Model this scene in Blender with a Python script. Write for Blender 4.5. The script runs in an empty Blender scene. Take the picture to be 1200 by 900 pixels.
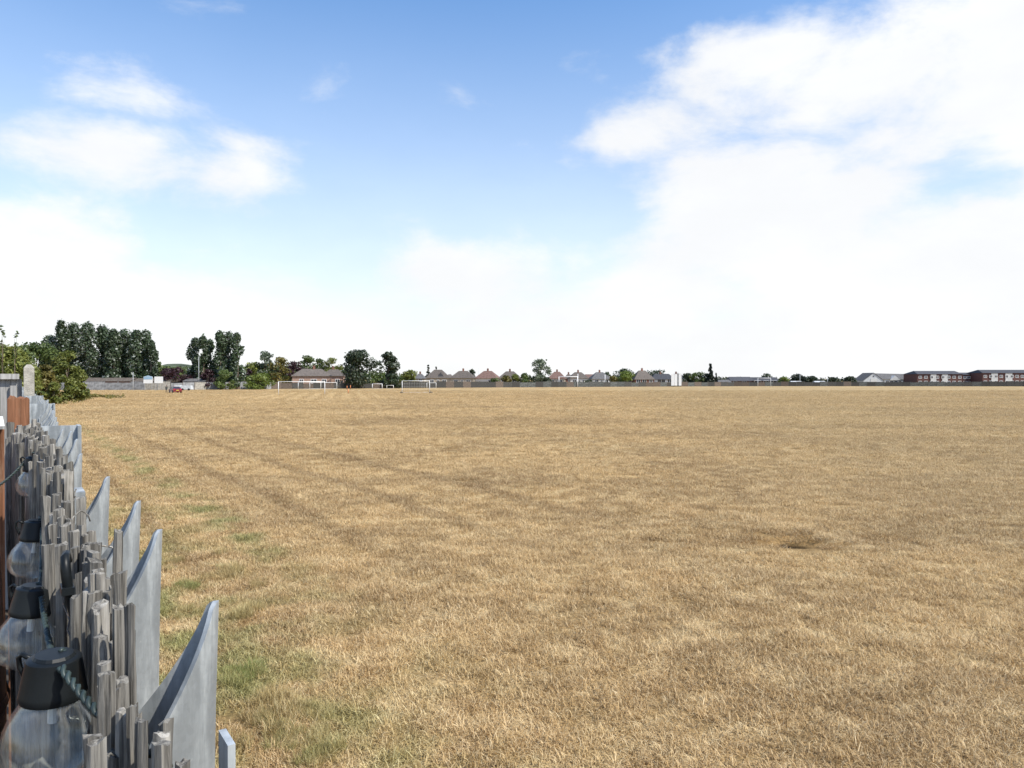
import bpy, bmesh, math, random
import numpy as np
from mathutils import Vector, Matrix, Euler

random.seed(7)
rng = np.random.default_rng(7)
sc = bpy.context.scene
COL = sc.collection

# ------------------------------------------------------------------ camera
F = 866.0            # focal length in photo pixels (1200 wide)
CAMH = 2.9
HOR = 444.0
cam_d = bpy.data.cameras.new('camera')
cam = bpy.data.objects.new('camera', cam_d)
COL.objects.link(cam)
cam_d.sensor_fit = 'HORIZONTAL'
cam_d.sensor_width = 36.0
cam_d.lens = 36.0 * F / 1200.0
cam_d.clip_start = 0.02
cam_d.clip_end = 12000
cam.location = (0, 0, CAMH)
cam.rotation_euler = (math.radians(90) - math.atan(6.0 / F), 0, 0)
sc.camera = cam

# ------------------------------------------------------------------ sun and sky
SUN_EL = math.radians(50)
sx, sy = 0.90, -0.43
_l = math.hypot(sx, sy); sx /= _l; sy /= _l
SUNV = Vector((sx * math.cos(SUN_EL), sy * math.cos(SUN_EL), math.sin(SUN_EL)))
sun_d = bpy.data.lights.new('sun', 'SUN')
sun_d.energy = 3.5
sun_d.angle = math.radians(0.6)
sun_d.color = (1.0, 0.95, 0.86)
sun = bpy.data.objects.new('sun', sun_d)
COL.objects.link(sun)
sun.location = (30, -8, 40)
sun.rotation_euler = SUNV.to_track_quat('Z', 'Y').to_euler()

sc.view_settings.view_transform = 'Standard'
sc.view_settings.look = 'None'
sc.view_settings.gamma = 1.0
sc.view_settings.use_curve_mapping = False
sc.view_settings.exposure = 0.78
sc.render.engine = 'CYCLES'
sc.cycles.use_denoising = True
sc.cycles.max_bounces = 8
sc.cycles.transparent_max_bounces = 16


class NT:
    """tiny node helper"""
    def __init__(self, tree):
        self.t = tree; self.n = tree.nodes; self.l = tree.links
    def new(self, kind, **kw):
        nd = self.n.new(kind)
        for k, v in kw.items():
            setattr(nd, k, v)
        return nd
    def put(self, sock, v):
        if v is None:
            return
        if hasattr(v, 'bl_idname') and not hasattr(v, 'default_value') and hasattr(v, 'outputs'):
            v = v.outputs[0]
        if isinstance(v, bpy.types.NodeSocket):
            self.l.new(v, sock)
        else:
            if isinstance(v, (tuple, list)) and len(v) == 3 and sock.type == 'RGBA':
                v = (*v, 1.0)
            sock.default_value = v
    def math(self, op, a, b=None, c=None, clamp=False):
        nd = self.new('ShaderNodeMath', operation=op, use_clamp=clamp)
        self.put(nd.inputs[0], a); self.put(nd.inputs[1], b); self.put(nd.inputs[2], c)
        return nd.outputs[0]
    def vmath(self, op, a, b=None, out=0):
        nd = self.new('ShaderNodeVectorMath', operation=op)
        self.put(nd.inputs[0], a); self.put(nd.inputs[1], b)
        return nd.outputs[out]
    def noise(self, vec, scale, detail=4, rough=0.55, dist=0.0, out=0):
        nd = self.new('ShaderNodeTexNoise')
        self.put(nd.inputs['Vector'], vec)
        nd.inputs['Scale'].default_value = scale
        nd.inputs['Detail'].default_value = detail
        nd.inputs['Roughness'].default_value = rough
        nd.inputs['Distortion'].default_value = dist
        return nd.outputs[out]
    def ramp(self, x, a, b, lo=0.0, hi=1.0, kind='SMOOTHSTEP'):
        nd = self.new('ShaderNodeMapRange', interpolation_type=kind)
        self.put(nd.inputs[0], x)
        nd.inputs[1].default_value = a; nd.inputs[2].default_value = b
        nd.inputs[3].default_value = lo; nd.inputs[4].default_value = hi
        return nd.outputs[0]
    def mix(self, f, a, b, blend='MIX'):
        nd = self.new('ShaderNodeMix', data_type='RGBA', blend_type=blend)
        self.put(nd.inputs[0], f); self.put(nd.inputs[6], a); self.put(nd.inputs[7], b)
        return nd.outputs[2]
    def sep(self, v):
        nd = self.new('ShaderNodeSeparateXYZ'); self.put(nd.inputs[0], v)
        return nd.outputs


world = bpy.data.worlds.new('World')
sc.world = world
world.use_nodes = True
w = NT(world.node_tree)
w.n.clear()
w_out = w.new('ShaderNodeOutputWorld')
sky = w.new('ShaderNodeTexSky', sky_type='NISHITA')
sky.sun_disc = False
sky.sun_elevation = SUN_EL
sky.sun_rotation = math.atan2(sx, sy)
sky.altitude = 30
sky.air_density = 1.0
sky.dust_density = 0.6
sky.ozone_density = 2.5
DIR = w.new('ShaderNodeTexCoord').outputs['Generated']
dsep = w.sep(DIR)


def sky_dir(px, py):
    return Vector(((px - 600) / F, 1.0, (HOR - py) / F)).normalized()


warp = w.vmath('SUBTRACT', w.noise(DIR, 5.0, 6, 0.6, 0.0, 1), (0.5, 0.5, 0.5))
nd = w.new('ShaderNodeVectorMath', operation='MULTIPLY_ADD')
w.put(nd.inputs[0], warp); nd.inputs[1].default_value = (0.14, 0.14, 0.08); w.put(nd.inputs[2], DIR)
WD = nd.outputs[0]
# cumulus banks of this afternoon: direction, half width, half height (photo-pixel angles), weight
BANKS = [
    (905, 270, 190, 95, 1.3), (1040, 315, 240, 95, 1.3), (800, 330, 130, 70, 1.1), (1230, 300, 130, 90, 1.15), (950, 395, 420, 50, 1.1),
    (875, 90, 110, 60, 1.05), (985, 105, 140, 62, 1.05), (1180, 65, 140, 85, 1.2), (760, 150, 90, 34, 0.72), (1080, 160, 120, 30, .8),
    (555, 335, 125, 58, 1.1), (640, 375, 150, 45, 1.0), (690, 75, 40, 20, 0.45), (1330, 180, 160, 120, 1.0),
    (115, 97, 85, 38, 0.95), (125, 188, 120, 50, 0.95), (270, 198, 100, 48, 0.72), (55, 270, 85, 45, 1.15),
    (90, 345, 170, 55, 1.25), (230, 235, 110, 30, 0.5), (538, 118, 34, 24, 0.3), (-110, 290, 150, 90, 1.0), (330, 400, 160, 35, .8),
    (450, 200, 130, 80, -0.5), (560, 30, 260, 60, -0.6), (370, 290, 80, 40, -0.3), (1150, 215, 60, 20, -0.45), (-20, 20, 170, 50, -0.7),
    (690, 235, 70, 60, -.45),
]
field = None
clear_ = None
for (px, py, rx, ry, wt) in BANKS:
    c = sky_dir(px, py)
    dv = w.vmath('SUBTRACT', WD, tuple(c))
    kx = F / rx; kz = F / ry
    dv = w.vmath('MULTIPLY', dv, (kx, min(kx, 3.0), kz))
    ln = w.vmath('LENGTH', dv, None, 1)
    b = w.math('MULTIPLY', w.ramp(ln, 0.15, 1.45, 1.0, 0.0), wt)
    if wt > 0:
        field = b if field is None else w.math('SMOOTH_MAX', field, b, 0.25)
    else:
        clear_ = b if clear_ is None else w.math('ADD', clear_, b)
field = w.math('ADD', field, clear_)
nd = w.new('ShaderNodeVectorMath', operation='MULTIPLY')
w.put(nd.inputs[0], DIR); nd.inputs[1].default_value = (1, 1, 2.1)
NDIR = nd.outputs[0]
fb = w.noise(NDIR, 5.5, 12, 0.6, 0.2)
fb2 = w.noise(NDIR, 1.6, 3, 0.5)
field = w.math('ADD', field, w.math('MULTIPLY', w.math('SUBTRACT', fb, 0.5), 2.3))
field = w.math('ADD', field, w.math('MULTIPLY', w.math('SUBTRACT', fb2, 0.5), 0.5))
alpha = w.ramp(field, 0.16, 0.98)
alpha = w.math('MULTIPLY', alpha, 0.96)
# summer haze thickening to white towards the horizon, all the way round
elev = w.math('ABSOLUTE', dsep[2])
haze1 = w.math('POWER', w.ramp(elev, 0.0, 0.54, 1.0, 0.0, 'LINEAR'), 1.5)
cover = w.math('MAXIMUM', alpha, haze1)
cover = w.math('SUBTRACT', 1.0, w.math('MULTIPLY', w.math('SUBTRACT', 1.0, alpha), w.math('SUBTRACT', 1.0, haze1)))
shade = w.ramp(w.noise(NDIR, 3.0, 6, 0.6), 0.35, 0.7, 0.575, 0.625)
bg_sky = w.new('ShaderNodeBackground'); bg_sky.inputs[1].default_value = 0.135
hsv = w.new('ShaderNodeHueSaturation'); hsv.inputs['Saturation'].default_value = 1.22
w.put(hsv.inputs['Color'], sky.outputs[0])
w.put(bg_sky.inputs[0], hsv.outputs[0])
bg_cl = w.new('ShaderNodeBackground')
w.put(bg_cl.inputs[0], (0.975, 0.985, 1.0)); w.put(bg_cl.inputs[1], shade)
mx = w.new('ShaderNodeMixShader')
w.put(mx.inputs[0], cover); w.l.new(bg_sky.outputs[0], mx.inputs[1]); w.l.new(bg_cl.outputs[0], mx.inputs[2])
w.l.new(mx.outputs[0], w_out.inputs[0])

# ------------------------------------------------------------------ frames of reference
TH = math.atan((600 - 10) / F)                 # the garden fence runs this far left of the view axis
D = Vector((-math.sin(TH), math.cos(TH), 0))   # along the fence
N = Vector((math.cos(TH), math.sin(TH), 0))    # out over the field


def fp(s, n, z=0.0):
    return Vector((D.x * s + N.x * n, D.y * s + N.y * n, z))


def X(px, z):
    return (px - 600) / F * z


def Zh(py, z):
    return CAMH + (HOR - py) / F * z


HOLE = (5.0, 13.1)


def ground_z(x, y):
    r = np.hypot(x, y)
    fade = np.clip(1 - (r - 25) / 50, 0, 1)
    z = 0.02 * np.sin(x * .9 + 1.3) * np.sin(y * .7 + .4) + 0.03 * np.sin(x * .37 - y * .5)
    z = z + 0.012 * np.sin(x * 2.7 + y * 1.9) * np.sin(y * 3.1 - x)
    dx, dy = x - HOLE[0], y - HOLE[1]
    z = z - 0.20 * np.exp(-((dx / .30) ** 2 + (dy / .28) ** 2))
    al = (x - 5.5) * .507 - (y - 13.9) * .862; ac = (x - 5.5) * .862 + (y - 13.9) * .507
    z = z + 0.06 * np.exp(-((al / 1.9) ** 2 + (ac / .26) ** 2)) - 0.05 * np.exp(-((al / 2.0) ** 2 + ((ac - .5) / .3) ** 2))
    z = z - 0.05 * np.exp(-(((dx - .2) / 1.3) ** 2 + ((dy + .1) / .45) ** 2))
    return z * fade


# ------------------------------------------------------------------ mesh helpers
class MB:
    def __init__(self):
        self.v = []; self.f = []; self.m = []
    def add(self, verts, faces, mi=0):
        o = len(self.v)
        self.v += [tuple(p) for p in verts]
        self.f += [tuple(i + o for i in f) for f in faces]
        self.m += [mi] * len(faces)
        return self
    def box(self, c, size, rz=0.0, mi=0, taper=1.0):
        hx, hy, hz = size[0] / 2, size[1] / 2, size[2] / 2
        ca, sa = math.cos(rz), math.sin(rz)
        vs = []
        for z in (-hz, hz):
            k = taper if z > 0 else 1.0
            for (x, y) in ((-hx, -hy), (hx, -hy), (hx, hy), (-hx, hy)):
                x *= k; y *= k
                vs.append((c[0] + x * ca - y * sa, c[1] + x * sa + y * ca, c[2] + z))
        return self.add(vs, [(3, 2, 1, 0), (4, 5, 6, 7), (0, 1, 5, 4), (1, 2, 6, 5), (2, 3, 7, 6), (3, 0, 4, 7)], mi)
    def tube(self, pts, rad, n=6, cap=True, mi=0):
        pts = [Vector(p) for p in pts]
        if not hasattr(rad, '__len__'):
            rad = [rad] * len(pts)
        rings = []
        up = None
        for i, p in enumerate(pts):
            a = pts[max(i - 1, 0)]; b = pts[min(i + 1, len(pts) - 1)]
            t = (b - a)
            t = t.normalized() if t.length > 1e-9 else Vector((0, 0, 1))
            if up is None:
                up = Vector((1, 0, 0)) if abs(t.x) < .9 else Vector((0, 1, 0))
            u = (up - t * up.dot(t)).normalized()
            up = u
            vv = t.cross(u)
            rings.append([p + (u * math.cos(k * 2 * math.pi / n) + vv * math.sin(k * 2 * math.pi / n)) * rad[i] for k in range(n)])
        vs = [q for r in rings for q in r]
        fs = []
        for i in range(len(rings) - 1):
            for k in range(n):
                k2 = (k + 1) % n
                fs.append((i * n + k, i * n + k2, (i + 1) * n + k2, (i + 1) * n + k))
        if cap:
            fs.append(tuple(range(n - 1, -1, -1)))
            fs.append(tuple((len(rings) - 1) * n + k for k in range(n)))
        return self.add(vs, fs, mi)
    def lathe(self, prof, n=24, c=(0, 0, 0), mi=0, wob=None):
        vs = []
        for (r, z) in prof:
            for k in range(n):
                a = k * 2 * math.pi / n
                rr = r * (wob(a, z) if wob else 1)
                vs.append((c[0] + rr * math.cos(a), c[1] + rr * math.sin(a), c[2] + z))
        fs = []
        for i in range(len(prof) - 1):
            for k in range(n):
                k2 = (k + 1) % n
                fs.append((i * n + k, i * n + k2, (i + 1) * n + k2, (i + 1) * n + k))
        return self.add(vs, fs, mi)
    def mesh(self, name, smooth=False):
        me = bpy.data.meshes.new(name)
        me.from_pydata(self.v, [], self.f)
        if any(self.m):
            me.polygons.foreach_set('material_index', self.m)
        if smooth:
            me.polygons.foreach_set('use_smooth', [True] * len(me.polygons))
        me.update()
        return me
    def build(self, name, mat, parent=None, smooth=False):
        return link(name, self.mesh(name, smooth), mat, parent)


def link(name, me, mat=None, parent=None):
    ms = mat if isinstance(mat, (list, tuple)) else [mat]
    for m_ in ms:
        if m_ is not None and m_.name not in [q.name for q in me.materials if q]:
            me.materials.append(m_)
    o = bpy.data.objects.new(name, me)
    COL.objects.link(o)
    if parent is not None:
        o.parent = parent
    return o


def tag(o, label=None, cat=None, group=None, kind=None):
    if label: o['label'] = label
    if cat: o['category'] = cat
    if group: o['group'] = group
    if kind: o['kind'] = kind
    return o


def empty(name, loc=(0, 0, 0), rz=0.0, label=None, cat=None, group=None):
    o = bpy.data.objects.new(name, None)
    COL.objects.link(o)
    o.empty_display_size = 0.2
    o.location = loc
    o.rotation_euler = (0, 0, rz)
    return tag(o, label, cat, group)


# ------------------------------------------------------------------ materials
def mat_new(name):
    m = bpy.data.materials.new(name)
    m.use_nodes = True
    t = NT(m.node_tree)
    t.n.clear()
    out = t.new('ShaderNodeOutputMaterial')
    return m, t, out


def simple(name, col, rough=0.7, metal=0.0, var=0.12, scale=3.0, bump=0.0, bscale=30.0, stretch=(1, 1, 1), spec=0.4, coord='Object'):
    m, t, out = mat_new(name)
    p = t.new('ShaderNodeBsdfPrincipled')
    co = t.new('ShaderNodeTexCoord').outputs[coord]
    co = t.vmath('MULTIPLY', co, stretch)
    n = t.noise(co, scale, 6, 0.6)
    lo = tuple(max(0, c * (1 - var * 1.6)) for c in col); hi = tuple(min(1, c * (1 + var * 1.6)) for c in col)
    c = t.mix(t.ramp(n, .3, .7, 0, 1), lo, hi)
    oi = t.new('ShaderNodeObjectInfo').outputs['Random']
    c = t.mix(1.0, c, t.ramp(oi, 0, 1, 1 - var * .6, 1 + var * .6, 'LINEAR'), 'MULTIPLY')
    t.put(p.inputs['Base Color'], c)
    p.inputs['Roughness'].default_value = rough
    p.inputs['Metallic'].default_value = metal
    p.inputs['Specular IOR Level'].default_value = spec
    if bump:
        b = t.new('ShaderNodeBump'); b.inputs['Strength'].default_value = bump
        b.inputs['Distance'].default_value = 0.01
        t.put(b.inputs['Height'], t.noise(co, bscale, 5, .6))
        t.l.new(b.outputs[0], p.inputs['Normal'])
    t.l.new(p.outputs[0], out.inputs[0])
    return m


# colour of the parched turf at a world position: one shared group for the soil sheet and the blades
fg = bpy.data.node_groups.new('turf_colour', 'ShaderNodeTree')
fg.interface.new_socket('Straw', in_out='OUTPUT', socket_type='NodeSocketColor')
fg.interface.new_socket('Green', in_out='OUTPUT', socket_type='NodeSocketFloat')
g = NT(fg)
go = g.new('NodeGroupOutput')
pos = g.new('ShaderNodeNewGeometry').outputs['Position']
ps = g.sep(pos)
flat = g.new('ShaderNodeCombineXYZ'); g.put(flat.inputs[0], ps[0]); g.put(flat.inputs[1], ps[1])
flat = flat.outputs[0]
n_big = g.noise(flat, 0.045, 3, .55)
n_mid = g.noise(flat, 0.26, 4, .6, .6)
n_sml = g.noise(flat, 1.5, 4, .6, .4)
n_tin = g.noise(flat, 7.0, 3, .6)
n_far = g.noise(g.vmath('MULTIPLY', flat, (0.35, 1.0, 1.0)), 0.11, 4, .6, .3)
STRAW = (0.62, 0.43, 0.20); PALE = (0.79, 0.61, 0.335); BROWN = (0.31, 0.195, 0.085); GREY = (0.50, 0.39, 0.215)
c = g.mix(g.ramp(n_mid, .34, .62, .45, 1.0), BROWN, STRAW)
c = g.mix(g.math('MULTIPLY', g.ramp(n_sml, .46, .68), .75), c, PALE)
c = g.mix(g.math('MULTIPLY', g.ramp(n_sml, .50, .30), .45), c, BROWN)
c = g.mix(g.math('MULTIPLY', g.ramp(n_far, .52, .36), .38), c, BROWN)
c = g.mix(g.math('MULTIPLY', g.ramp(n_far, .55, .70), .40), c, PALE)
c = g.mix(g.math('MULTIPLY', g.ramp(n_tin, .52, .72), .35), c, PALE)
c = g.mix(g.math('MULTIPLY', g.ramp(n_big, .52, .66), .2), c, GREY)
# duller, trodden turf out on the far side of the pitch
dull = g.math('MULTIPLY', g.ramp(g.math('SUBTRACT', ps[0], g.math('MULTIPLY', ps[1], .12)), 0.0, 14.0), .30)
c = g.mix(dull, c, GREY)
# mown stripes by the goal
u = g.math('ADD', ps[0], g.math('MULTIPLY', ps[1], 0.23))
stripe = g.math('SINE', g.math('MULTIPLY', u, 2 * math.pi / 2.6))
smask = g.math('MULTIPLY', g.ramp(g.math('ABSOLUTE', g.math('ADD', u, 5.0)), 16.0, 8.0), g.math('MULTIPLY', g.ramp(ps[1], 92, 110), g.ramp(ps[1], 158, 145)))
c = g.mix(g.math('MULTIPLY', smask, g.ramp(stripe, -.6, .6, 0, .5)), c, PALE)
# bare scrape round the animal hole
dv = g.vmath('SUBTRACT', flat, (HOLE[0] + .25, HOLE[1], 0))
dv = g.vmath('ADD', dv, g.vmath('SCALE', g.vmath('SUBTRACT', g.noise(flat, 2.2, 4, .6, 0, 1), (.5, .5, .5)), None))
dv.node.inputs[1].links[0].from_node.inputs['Scale'].default_value = 1.1
dl = g.vmath('LENGTH', g.vmath('MULTIPLY', dv, (0.42, 1.0, 0)), None, 1)
c = g.mix(g.math('MULTIPLY', g.ramp(dl, 1.25, .25), .6), c, (0.24, 0.125, 0.035))
rx_ = g.vmath('SUBTRACT', g.vmath('ADD', dv, (HOLE[0] + .25, HOLE[1], 0)), (5.5, 13.9, 0))
al_ = g.vmath('DOT_PRODUCT', rx_, (.507, -.862, 0), 1); ac_ = g.vmath('DOT_PRODUCT', rx_, (.862, .507, 0), 1)
dl2 = g.math('ADD', g.math('POWER', g.math('ABSOLUTE', g.math('DIVIDE', al_, 2.1)), 2.0), g.math('POWER', g.math('ABSOLUTE', g.math('DIVIDE', ac_, .30)), 2.0))
c = g.mix(g.math('MULTIPLY', g.ramp(dl2, 1.5, .1), .5), c, (0.74, 0.56, 0.31))
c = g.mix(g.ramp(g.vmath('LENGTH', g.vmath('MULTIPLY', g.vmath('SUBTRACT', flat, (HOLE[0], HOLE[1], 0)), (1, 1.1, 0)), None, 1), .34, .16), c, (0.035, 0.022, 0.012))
g.put(go.inputs[0], c)
# green survivors: a belt in the lee of the fence
fn = g.math('ADD', g.math('MULTIPLY', ps[0], N.x), g.math('MULTIPLY', ps[1], N.y))
fs_ = g.math('ADD', g.math('MULTIPLY', ps[0], D.x), g.math('MULTIPLY', ps[1], D.y))
n_gr = g.noise(flat, 0.9, 4, .6)
belt = g.math('MULTIPLY', g.ramp(fn, 4.4, 1.0), g.ramp(fs_, 26.0, 9.0))
def strip(c0, wd_):
    q_ = g.math('DIVIDE', g.math('SUBTRACT', g.math('ADD', fn, g.math('MULTIPLY', g.math('SUBTRACT', n_mid, .5), .9)), c0), wd_)
    return g.math('MULTIPLY', g.ramp(g.math('ABSOLUTE', q_), 1.0, .2), g.math('MULTIPLY', g.ramp(fs_, 75.0, 25.0), g.ramp(fs_, 8.0, 15.0)))
gr = g.math('MULTIPLY', g.math('ADD', g.math('ADD', g.math('MULTIPLY', belt, .75), .02), g.math('MULTIPLY', strip(3.6, .55), .55)), g.ramp(n_gr, .40, .64))
c = g.mix(g.math('MULTIPLY', g.math('MAXIMUM', g.math('MAXIMUM', strip(5.2, .4), strip(2.4, .25)), g.math('MAXIMUM', strip(7.6, .4), strip(10.2, .45))), .6), c, BROWN)
g.put(go.inputs[0], c)
g.put(go.inputs[1], gr)


def turf_colour(t):
    nd = t.new('ShaderNodeGroup'); nd.node_tree = fg
    return nd.outputs[0], nd.outputs[1]


# soil / thatch sheet
M_GROUND, t, out = mat_new('parched_turf')
st, gr = turf_colour(t)
pos = t.new('ShaderNodeNewGeometry').outputs['Position']
c = t.mix(gr, st, (0.15, 0.17, 0.05))
fine = t.noise(pos, 26, 6, .7)
fine2 = t.noise(t.vmath('MULTIPLY', pos, (.6, 1, 1)), 3.2, 6, .7)
c = t.mix(1.0, c, t.ramp(fine, .28, .72, .42, 1.0), 'MULTIPLY')
c = t.mix(1.0, c, t.ramp(fine2, .3, .7, .72, 1.12), 'MULTIPLY')
p = t.new('ShaderNodeBsdfPrincipled')
t.put(p.inputs['Base Color'], c)
p.inputs['Roughness'].default_value = .95
p.inputs['Specular IOR Level'].default_value = .1
bm_ = t.new('ShaderNodeBump'); bm_.inputs['Strength'].default_value = .8; bm_.inputs['Distance'].default_value = .05
t.put(bm_.inputs['Height'], t.math('ADD', t.noise(pos, 22, 6, .7), fine2))
t.l.new(bm_.outputs[0], p.inputs['Normal'])
t.l.new(p.outputs[0], out.inputs[0])

# blades
M_BLADE, t, out = mat_new('dry_grass_blade')
st, gr = turf_colour(t)
tone = t.new('ShaderNodeAttribute', attribute_name='tone').outputs['Fac']
ginst = t.new('ShaderNodeAttribute', attribute_type='INSTANCER', attribute_name='green').outputs['Fac']
c = t.mix(t.ramp(tone, .55, 1.0, 0, .55), st, (0.86, 0.72, 0.46))
c = t.mix(t.ramp(tone, .43, 0.0, 0, .85), c, (0.22, 0.14, 0.06))
grn = t.mix(tone, (0.085, 0.15, 0.03), (0.24, 0.34, 0.09))
gf = t.math('MAXIMUM', t.math('MULTIPLY', gr, .8), ginst)
c = t.mix(gf, c, grn)
p = t.new('ShaderNodeBsdfPrincipled')
t.put(p.inputs['Base Color'], c)
p.inputs['Roughness'].default_value = .6; p.inputs['Specular IOR Level'].default_value = .3
tr = t.new('ShaderNodeBsdfTranslucent'); t.put(tr.inputs[0], c)
mxs = t.new('ShaderNodeMixShader'); mxs.inputs[0].default_value = .25
t.l.new(p.outputs[0], mxs.inputs[1]); t.l.new(tr.outputs[0], mxs.inputs[2]); t.l.new(mxs.outputs[0], out.inputs[0])


def leaf_mat(name, dark, light, trans=.3, silver=0.0, rough=.5):
    m, t, out = mat_new(name)
    tone = t.new('ShaderNodeAttribute', attribute_name='tone').outputs['Fac']
    oi = t.new('ShaderNodeObjectInfo').outputs['Random']
    c = t.mix(tone, dark, light)
    c = t.mix(1.0, c, t.ramp(oi, 0, 1, .85, 1.15, 'LINEAR'), 'MULTIPLY')
    if silver:
        c = t.mix(t.ramp(tone, .70, .84, 0, silver), c, (0.42, 0.45, 0.40))
    p = t.new('ShaderNodeBsdfPrincipled')
    t.put(p.inputs['Base Color'], c)
    p.inputs['Roughness'].default_value = rough; p.inputs['Specular IOR Level'].default_value = .4
    tr = t.new('ShaderNodeBsdfTranslucent'); t.put(tr.inputs[0], c)
    mxs = t.new('ShaderNodeMixShader'); mxs.inputs[0].default_value = trans
    t.l.new(p.outputs[0], mxs.inputs[1]); t.l.new(tr.outputs[0], mxs.inputs[2]); t.l.new(mxs.outputs[0], out.inputs[0])
    return m


L_POPLAR = leaf_mat('poplar_leaf', (0.034, 0.058, 0.026), (0.105, 0.145, 0.072), silver=.8)
L_OLIVE = leaf_mat('olive_green_leaf', (0.065, 0.090, 0.016), (0.24, 0.255, 0.06))
L_GREEN = leaf_mat('green_leaf', (0.042, 0.075, 0.018), (0.155, 0.195, 0.055))
L_DARK = leaf_mat('dark_leaf', (0.018, 0.035, 0.014), (0.065, 0.085, 0.035), silver=.45)
L_MAROON = leaf_mat('copper_leaf', (0.030, 0.014, 0.018), (0.075, 0.035, 0.040))
L_RUST = leaf_mat('rust_leaf', (0.085, 0.080, 0.018), (0.235, 0.195, 0.05))
L_GREYG = leaf_mat('grey_green_leaf', (0.07, 0.10, 0.055), (0.20, 0.235, 0.15), silver=.4)
L_CONIFER = leaf_mat('conifer_leaf', (0.012, 0.022, 0.014), (0.038, 0.05, 0.03), trans=.1)
L_LIME = leaf_mat('lime_leaf', (0.08, 0.12, 0.015), (0.22, 0.27, 0.05))
L_FAR = leaf_mat('far_wood_leaf', (0.03, 0.045, 0.022), (0.08, 0.10, 0.05))
M_BARK = simple('bark', (0.12, 0.095, 0.07), .9, var=.25, scale=4, bump=.5)

M_STEEL, t, out = mat_new('galvanised_steel')
co = t.new('ShaderNodeTexCoord').outputs['Object']
vor = t.new('ShaderNodeTexVoronoi'); vor.inputs['Scale'].default_value = 320; t.put(vor.inputs['Vector'], co)
spang = t.ramp(t.sep(vor.outputs['Color'])[0], 0, 1, .95, 1.05, 'LINEAR')
stain = t.noise(t.vmath('MULTIPLY', co, (6, 6, 1.2)), 5, 6, .65)
c = t.mix(t.ramp(stain, .38, .64), (0.22, 0.24, 0.25), (0.47, 0.50, 0.505))
streak = t.noise(t.vmath('MULTIPLY', co, (1, 1, .03)), 160, 5, .7)
c = t.mix(t.ramp(streak, .55, .72, 0, .35), c, (0.17, 0.18, 0.175))
c = t.mix(t.ramp(t.noise(co, 28, 6, .75), .64, .74, 0, .4), c, (0.26, 0.20, 0.14))
c = t.mix(1.0, c, spang, 'MULTIPLY')
c = t.mix(t.ramp(t.noise(co, 60, 4, .7), .66, .78, 0, .5), c, (0.50, 0.51, 0.49))
p = t.new('ShaderNodeBsdfPrincipled')
t.put(p.inputs['Base Color'], c)
p.inputs['Metallic'].default_value = .25
t.put(p.inputs['Roughness'], t.ramp(stain, .3, .7, .42, .62))
b = t.new('ShaderNodeBump'); b.inputs['Strength'].default_value = .15; b.inputs['Distance'].default_value = .001
t.put(b.inputs['Height'], t.noise(co, 200, 3, .6)); t.l.new(b.outputs[0], p.inputs['Normal'])
t.l.new(p.outputs[0], out.inputs[0])


def wood_mat(name, dark, light, pale, grain=220.0, coord='Object', paleamt=.5, bump=.6):
    m, t, out = mat_new(name)
    co = t.new('ShaderNodeTexCoord').outputs[coord]
    oi = t.new('ShaderNodeObjectInfo').outputs['Random']
    cmb = t.new('ShaderNodeCombineXYZ'); t.put(cmb.inputs[2], t.math('MULTIPLY', oi, 40)); t.put(cmb.inputs[0], t.math('MULTIPLY', oi, 7))
    co = t.vmath('ADD', co, cmb.outputs[0])
    gco = t.vmath('MULTIPLY', co, (1, 1, .035))
    gn = t.noise(gco, grain, 6, .7, .4)
    bl = t.noise(t.vmath('MULTIPLY', co, (1, 1, .2)), 26, 5, .65)
    c = t.mix(t.ramp(gn, .32, .68), dark, light)
    c = t.mix(t.math('MULTIPLY', t.ramp(bl, .52, .70), paleamt), c, pale)
    c = t.mix(t.ramp(t.noise(gco, grain * .45, 3, .6), .40, .30, 0, .7), c, tuple(k * .3 for k in dark))
    c = t.mix(1.0, c, t.ramp(oi, 0, 1, .78, 1.2, 'LINEAR'), 'MULTIPLY')
    p = t.new('ShaderNodeBsdfPrincipled')
    t.put(p.inputs['Base Color'], c)
    p.inputs['Roughness'].default_value = .9; p.inputs['Specular IOR Level'].default_value = .15
    b = t.new('ShaderNodeBump'); b.inputs['Strength'].default_value = bump; b.inputs['Distance'].default_value = .002
    t.put(b.inputs['Height'], gn); t.l.new(b.outputs[0], p.inputs['Normal'])
    t.l.new(p.outputs[0], out.inputs[0])
    return m


M_STAKE = wood_mat('weathered_split_wood', (0.068, 0.063, 0.055), (0.26, 0.245, 0.215), (0.58, 0.55, 0.49), grain=420, paleamt=.7)
M_GREYWOOD = wood_mat('silvered_fence_timber', (0.20, 0.195, 0.185), (0.44, 0.43, 0.41), (0.55, 0.53, 0.49), grain=60)
M_BROWNBOARD = wood_mat('red_brown_stained_timber', (0.13, 0.058, 0.030), (0.28, 0.130, 0.070), (0.36, 0.25, 0.17), grain=110, paleamt=.6)
M_CONCRETE = simple('weathered_concrete', (0.33, 0.31, 0.265), .9, var=.18, scale=14, bump=.5, bscale=90)
M_BLACK = simple('black_plastic', (0.009, 0.011, 0.012), .42, var=.2, scale=30, spec=.22)
M_CABLE = simple('dark_green_cable', (0.030, 0.045, 0.042), .45, var=.2, scale=60)
M_WIRE = simple('rusty_binding_wire', (0.07, 0.055, 0.045), .6, metal=.5, var=.3, scale=60)
M_BUTT = simple('brown_moulded_plastic', (0.23, 0.115, 0.07), .33, var=.15, scale=5, bump=.05, bscale=20)
M_WHITE = simple('white_paint', (0.78, 0.78, 0.76), .5, var=.04, scale=4)
M_SOIL = simple('dark_garden_soil', (0.045, 0.034, 0.024), .95, var=.4, scale=9, bump=.9, bscale=25)

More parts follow.
